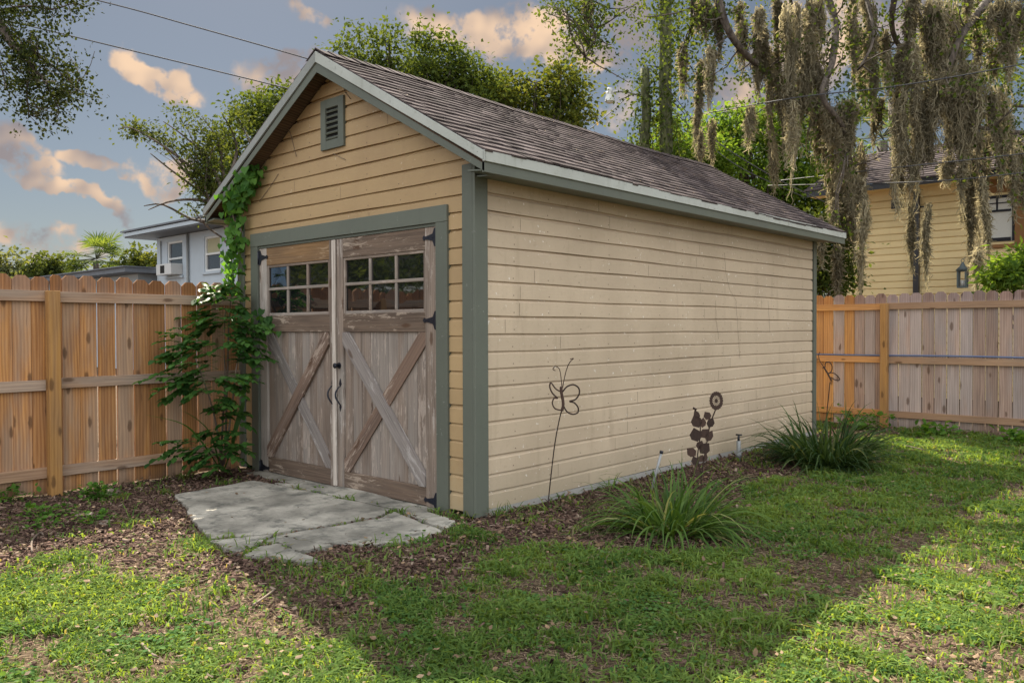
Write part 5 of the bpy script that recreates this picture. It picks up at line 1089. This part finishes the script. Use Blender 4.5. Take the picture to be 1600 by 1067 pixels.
def weed(label,px,py,n,rad,h,size,seed,mat='leaf_weed',stone=False):
    rg=np.random.default_rng(seed); b=np.array(onz(px,py)); P=b+np.stack([rg.normal(size=n)*rad,rg.normal(size=n)*rad,rg.random(n)*h],1); d=rdir(n,-.1); d[:,2]=np.abs(d[:,2])*.4; S=size*(.6+.7*rg.random(n))
    root=empty('weed',b,label,'weed','leafy weeds by the fences'); npmesh('leaves',scatter(OVAL,P,d,unit(rg.normal(size=(n,3))*.4+np.array([0,0,1.])),S,S*1.1),OVALF,rg.random(n),mat,root)
    mb=MB()
    for i in range(0,n,3): mb.tube([b+rg.normal(size=3)*np.array([.02,.02,0]),P[i]],.0018,4)
    mb.build('stem','leaf_weed',root)
for i,a in enumerate([('bushy bright weed in the mulch right of the left fence post',150,782,150,.075,.13,.045),('bright low weed at the left edge by the fence foot',10,785,90,.08,.14,.045),('green weed in the mulch below the left fence post',75,808,90,.10,.09,.04),('tall stringy weed at the left edge of the mulch',60,825,60,.07,.07,.035),('low green weed left of the concrete pad',140,818,70,.08,.07,.035),('tiny weed growing in the pad crack before the doors',638,800,26,.05,.025,.03),('tiny weed at the foot of the left barn door',498,768,16,.025,.04,.03),
    ('leafy weed at the foot of the greyed fence right of the post',1465,680,80,.12,.14,.09),('leafy weed at the foot of the greyed fence at the right edge',1590,690,80,.14,.12,.09),('bright bush weed behind the far dark clump',1350,672,130,.18,.22,.08),('bright bush weed between the far clump and the shed corner',1310,660,90,.14,.28,.07),('low weed in the mulch near the iron sunflower',1130,765,40,.07,.05,.03),('low spreading weed in front of the pad',640,850,60,.10,.04,.03)]): weed(*a,seed=90+i)
def stone(label,px,py,r,seed,fl=.6):
    rr=random.Random(seed); mb=MB(); b=onz(px,py); n=10; R_=[]
    P=[]
    for j in range(5):
        ph=j/4*math.pi/2
        P.append([b+Vector((math.cos(2*math.pi*i/n)*r*math.cos(ph)*(1+rr.uniform(-.15,.15)),math.sin(2*math.pi*i/n)*r*math.cos(ph)*(1+rr.uniform(-.15,.15)),r*fl*math.sin(ph)-.01)) for i in range(n)])
    for j in range(4):
        for i in range(n): mb.face([P[j][i],P[j][(i+1)%n],P[j+1][(i+1)%n],P[j+1][i]],None,.5,0,True)
    o=mb.build('garden_stone','stone'); tag(o,label,'stone','stones in the mulch by the left fence')
stone('rounded brown stone tucked behind the bushy weed by the left fence',172,772,.085,1,.7); stone('flat grey stone in the mulch left of the pad',135,805,.10,2,.3); stone('reddish stone half buried in the mulch',160,818,.07,3,.5)
# fallen sticks
for i,(l,lb) in enumerate([([(705,890),(725,887),(760,892)],'pale thin stick lying on the bare mulch before the shed corner'),([(50,862),(50,845),(62,832),(68,835)],'curled grey root piece in the mulch at the left edge'),([(395,945),(410,935),(430,920)],'dark twig on the sunlit lawn below the pad'),([(222,1005),(235,1020),(245,1025)],'short dark stick in the sunlit lawn at lower left'),([(1380,690),(1420,697),(1445,703)],'long thin twig across the sunlit strip by the far fence')]):
    mb=MB(); P=smooth_pts([onz(x,y,.025) for x,y in l],4); mb.tube(P,[.006]*(len(P)-1)+[.002],6); o=mb.build('fallen_stick','twig'); tag(o,lb,'stick','fallen sticks')

# ---------------------------------------------------------------- lawn, mulch, litter
def ellg(px,py,rx,ry): q=onz(px,py); return (q.x,q.y,rx,ry)
BARE=[ellg(400,955,.42,.30),ellg(330,895,.38,.26),ellg(230,875,.30,.22),ellg(950,1000,.16,.12),ellg(620,1000,.14,.10),ellg(1300,900,.2,.14),ellg(870,930,.18,.1),ellg(720,985,.12,.1),ellg(490,965,.25,.2),ellg(240,985,.14,.10),ellg(800,1045,.20,.12),ellg(1500,1035,.30,.16),ellg(1400,1010,.18,.12),ellg(560,875,.45,.22),ellg(650,880,.4,.18),ellg(200,850,.4,.18),ellg(300,830,.3,.15),ellg(1060,900,.2,.10),ellg(690,930,.2,.1),ellg(1180,850,.2,.14),ellg(1290,760,.4,.2),ellg(1160,950,.2,.12)]
def bed(x,y):
    """0 on the lawn, 1 in the mulch beds"""
    wob_=.28*(vnoise(x,y,.55,11)-.5)+.12*(vnoise(x,y,.18,12)-.5)
    wdt=1.32+.32*np.exp(-((y-.7)/.8)**2)-.12*y.clip(0,6)
    e1=np.where((y>-.25)&(x>-.05),1-((x-wdt+wob_)/.16).clip(0,1),0)
    e1=np.where(y<0.,e1*np.clip(1-(x-1.0+wob_)/.3,0,1),e1)
    e2=1-((x+1.42+wob_*1.2+(y+1.8)*.22)/.22).clip(0,1)        # by the left fence
    e3=((y+2.02+wob_-(x-.2)*.12)/.2).clip(0,1)*((1.15-x+wob_)/.3).clip(0,1)*(y<.2)
    return np.maximum(np.maximum(e1,e2*(y<.0)),e3*np.clip(.25+1.3*(vnoise(x,y,.3,71)-.25),0,.85))
_pads=[[gp(*q) for q in pl] for pl in PADS]+[[(DL,-.18),(DR,-.18),(DR,.05),(DL,.05)]]
def inpoly(x,y,pl):
    c=np.zeros(len(x),bool); j=len(pl)-1
    for i in range(len(pl)):
        xi,yi=pl[i];xj,yj=pl[j]; c^=((yi>y)!=(yj>y))&(x<(xj-xi)*(y-yi)/(yj-yi+1e-12)+xi); j=i
    return c
def blocked(x,y):
    b=(x<.03)&(x>-WD-.03)&(y>-.03)&(y<LN+.03)|(x<-3.27)|(y>7.55)
    for pl in _pads: b|=inpoly(x,y,pl)
    return b
cx,cy=CAM.x,CAM.y; fx,fy=_fw.x,_fw.y; nf_=math.hypot(fx,fy); fx/=nf_;fy/=nf_
def sample(n,dmin=2.2,dmax=13.,pw=1.0):
    n=int(n*1.22)
    """ground points over the part of the garden in front of the viewer and a margin on both sides"""
    d=dmin+(dmax-dmin)*RNG.random(n)**pw; a=(RNG.random(n)-.5)*1.85; s=d*np.tan(a)
    return cx+fx*d+fy*s, cy+fy*d-fx*s, d
def grass_density(x,y):
    g=.43+1.5*(vnoise(x,y,.30,21)-.44)+1.5*(vnoise(x,y,.085,22)-.5)
    for (bx,by,rx,ry) in BARE: g-=1.5*np.exp(-((x-bx)/rx)**2-((y-by)/ry)**2)*(.6+.8*vnoise(x,y,.1,5))
    g+=.22*((x<.6)&(y<-2.3))
    b=bed(x,y); tuft=(vnoise(x,y,.16,31)>.80)*.5
    return np.clip(g,.06,1)*(1-b)+b*(.018+tuft*.35)
def thin(x,y,d,keep): k=keep; return x[k],y[k],d[k]
def carpet(name,label,cat,n,fn,mat,T,Fq,S0,pw=.8):
    x,y,d=sample(n,pw=pw); k=(RNG.random(n)<fn(x,y))&~blocked(x,y); x,y,d=x[k],y[k],d[k]; return x,y,d
# blades
x,y,d=sample(620000,pw=1.25); k=(RNG.random(len(x))<grass_density(x,y))&~blocked(x,y); x,y,d=x[k],y[k],d[k]; n=len(x)
far=np.clip((d-3)/9,0,1); H=(.034+.040*RNG.random(n)**1.3)*(1+.25*far)*(.50+.95*vnoise(x,y,.22,41)); Wd=(.0026+.0026*RNG.random(n))*(1+1.0*far)
az=RNG.random(n)*6.283; le=.35+.9*RNG.random(n); dx,dy=np.cos(az),np.sin(az); z0=ghgt(x,y)
base=np.stack([x,y,z0-.003],1); mid=base+np.stack([dx*H*.35*le,dy*H*.35*le,H*.62],1); tip=base+np.stack([dx*H*1.15*le,dy*H*1.15*le,H*(1.05-.5*le)],1)
s=np.stack([-dy,dx,np.zeros(n)],1); s=unit(s+RNG.normal(size=(n,3))*.35)*Wd[:,None]
V=np.stack([base-s,base+s,mid-s*.95,mid+s*.95,tip-s*.08,tip+s*.08],1); patch=vnoise(x,y,.5,51); tone=np.clip(.55*RNG.random(n)+.5*patch-.05,0,.92); dry=RNG.random(n)<(.03+.07*(grass_density(x,y)<.45)); tone[dry]=1.
o=npmesh('lawn_grass',V,[(0,1,3,2),(2,3,5,4)],tone,'grass_blade'); tag(o,'patchy green lawn grass around the shed','grass',kind='stuff')
print('blades',n)
# clover and small broad weeds in patches
x,y,d=sample(230000,pw=1.2); dn=np.clip((vnoise(x,y,.26,61)-.50)*3.5,0,1)*(grass_density(x,y)>.25)*np.where(x>-.2,1.,.35)+.05*(1-bed(x,y)); k=(RNG.random(len(x))<dn)&~blocked(x,y); x,y,d=x[k],y[k],d[k]; n=len(x)
P=np.stack([x,y,ghgt(x,y)+.008+.026*RNG.random(n)],1); dr=rdir(n); dr[:,2]=.25*RNG.random(n)-.05; S=(.013+.014*RNG.random(n))*(1+.5*np.clip((d-3)/9,0,1))
o=npmesh('clover_patches',scatter(OVAL,P,dr,unit(RNG.normal(size=(n,3))*.35+np.array([0,0,1.])),S,S*1.35),OVALF,np.clip(RNG.random(n)*.8+.2*vnoise(x,y,.2,3),0,1),'clover_leaf'); tag(o,'low clover and small broad leaved weeds spread through the lawn','ground cover',kind='stuff')
# straw coloured thatch lying flat
x,y,d=sample(300000,pw=1.2); k=(RNG.random(len(x))<np.where(bed(x,y)>.6,.2,.95*(.35+.65*(1-grass_density(x,y)))))&~blocked(x,y); x,y,d=x[k],y[k],d[k]; n=len(x)
P=np.stack([x,y,ghgt(x,y)+.003+.012*RNG.random(n)],1); dr=rdir(n); dr[:,2]*=.12; S=.022+.04*RNG.random(n)
o=npmesh('dry_thatch',scatter(DIA,P,dr,unit(RNG.normal(size=(n,3))*.4+np.array([0,0,1.])),S,np.full(n,.0062)*(1+.6*np.clip((d-3)/9,0,1))),DIAF,RNG.random(n),'thatch_straw'); tag(o,'straw coloured dead grass lying flat between the live blades','dead grass',kind='stuff')
# bark mulch
x,y,d=sample(330000,pw=1.0); b_=bed(x,y); pr=np.clip(b_,0,1)*.9+.05
for (bx,by,rx,ry) in BARE: pr+=.12*np.exp(-((x-bx)/rx)**2-((y-by)/ry)**2)
k=(RNG.random(len(x))<pr)&~blocked(x,y); x,y,d=x[k],y[k],d[k]; n=len(x)
P=np.stack([x,y,ghgt(x,y)+.004+.018*RNG.random(n)**2],1); dr=rdir(n); dr[:,2]*=.22; S=(.014+.030*RNG.random(n)**1.6)*(1+.3*np.clip((d-3)/9,0,1))
T=[(-.5,0,0),(-.42,1,.12),(.42,1,.12),(.5,0,0),(-.5,0,-.35),(-.42,1,-.25),(.42,1,-.25),(.5,0,-.35)]
o=npmesh('bark_mulch',scatter(T,P,dr,unit(RNG.normal(size=(n,3))*.35+np.array([0,0,1.])),S,S*(.25+.25*RNG.random(n))),[(0,3,2,1),(0,1,5,4),(1,2,6,5),(2,3,7,6),(3,0,4,7)],np.clip(RNG.random(n)*1.02,0,1),'mulch_chip'); tag(o,'reddish brown bark mulch in the beds along fence and shed','mulch',kind='stuff')
# fallen leaves
x,y,d=sample(14000,pw=1.1); k=(RNG.random(len(x))<np.where(bed(x,y)>.5,.7,.22))&~(blocked(x,y)&(RNG.random(len(x))<.93)|((x<.03)&(x>-WD)&(y>-.03)&(y<LN))|(x<-3.25)|(y>7.5)); x,y,d=x[k],y[k],d[k]; n=len(x)
P=np.stack([x,y,ghgt(x,y)+.032+.012*RNG.random(n)],1); dr=rdir(n); dr[:,2]*=.25; S=.018+.022*RNG.random(n)
T=[(0,0,.1),(-.25,.3,.16),(-.22,.7,.10),(0,1,.25),(.22,.7,.10),(.25,.3,.16)]
o=npmesh('fallen_leaves',scatter(T,P,dr,unit(RNG.normal(size=(n,3))*.45+np.array([0,0,1.])),S,S*1.1),OVALF,RNG.random(n),'leaf_dry'); tag(o,'scattered dry brown leaves on lawn and mulch','leaf litter',kind='stuff')
# twigs and leaf scraps lying on the shed roof
n=260; d_=RNG.random(n)*2.1+.1; y_=RNG.random(n)*6.2; 
P=np.stack([RX+d_*math.cos(math.atan(SL)),y_,ztop(RX)-d_*math.sin(math.atan(SL))+.022],1); dr=rdir(n); dr[:,2]=-dr[:,0]*SL; S=.02+.05*RNG.random(n)
o=npmesh('roof_litter',scatter(DIA,P,dr,np.tile([SL,0,1.],(n,1)),S,np.full(n,.018)),DIAF,RNG.random(n),'leaf_dry'); tag(o,'dry leaf scraps caught on the shed shingles','leaf litter',kind='stuff')
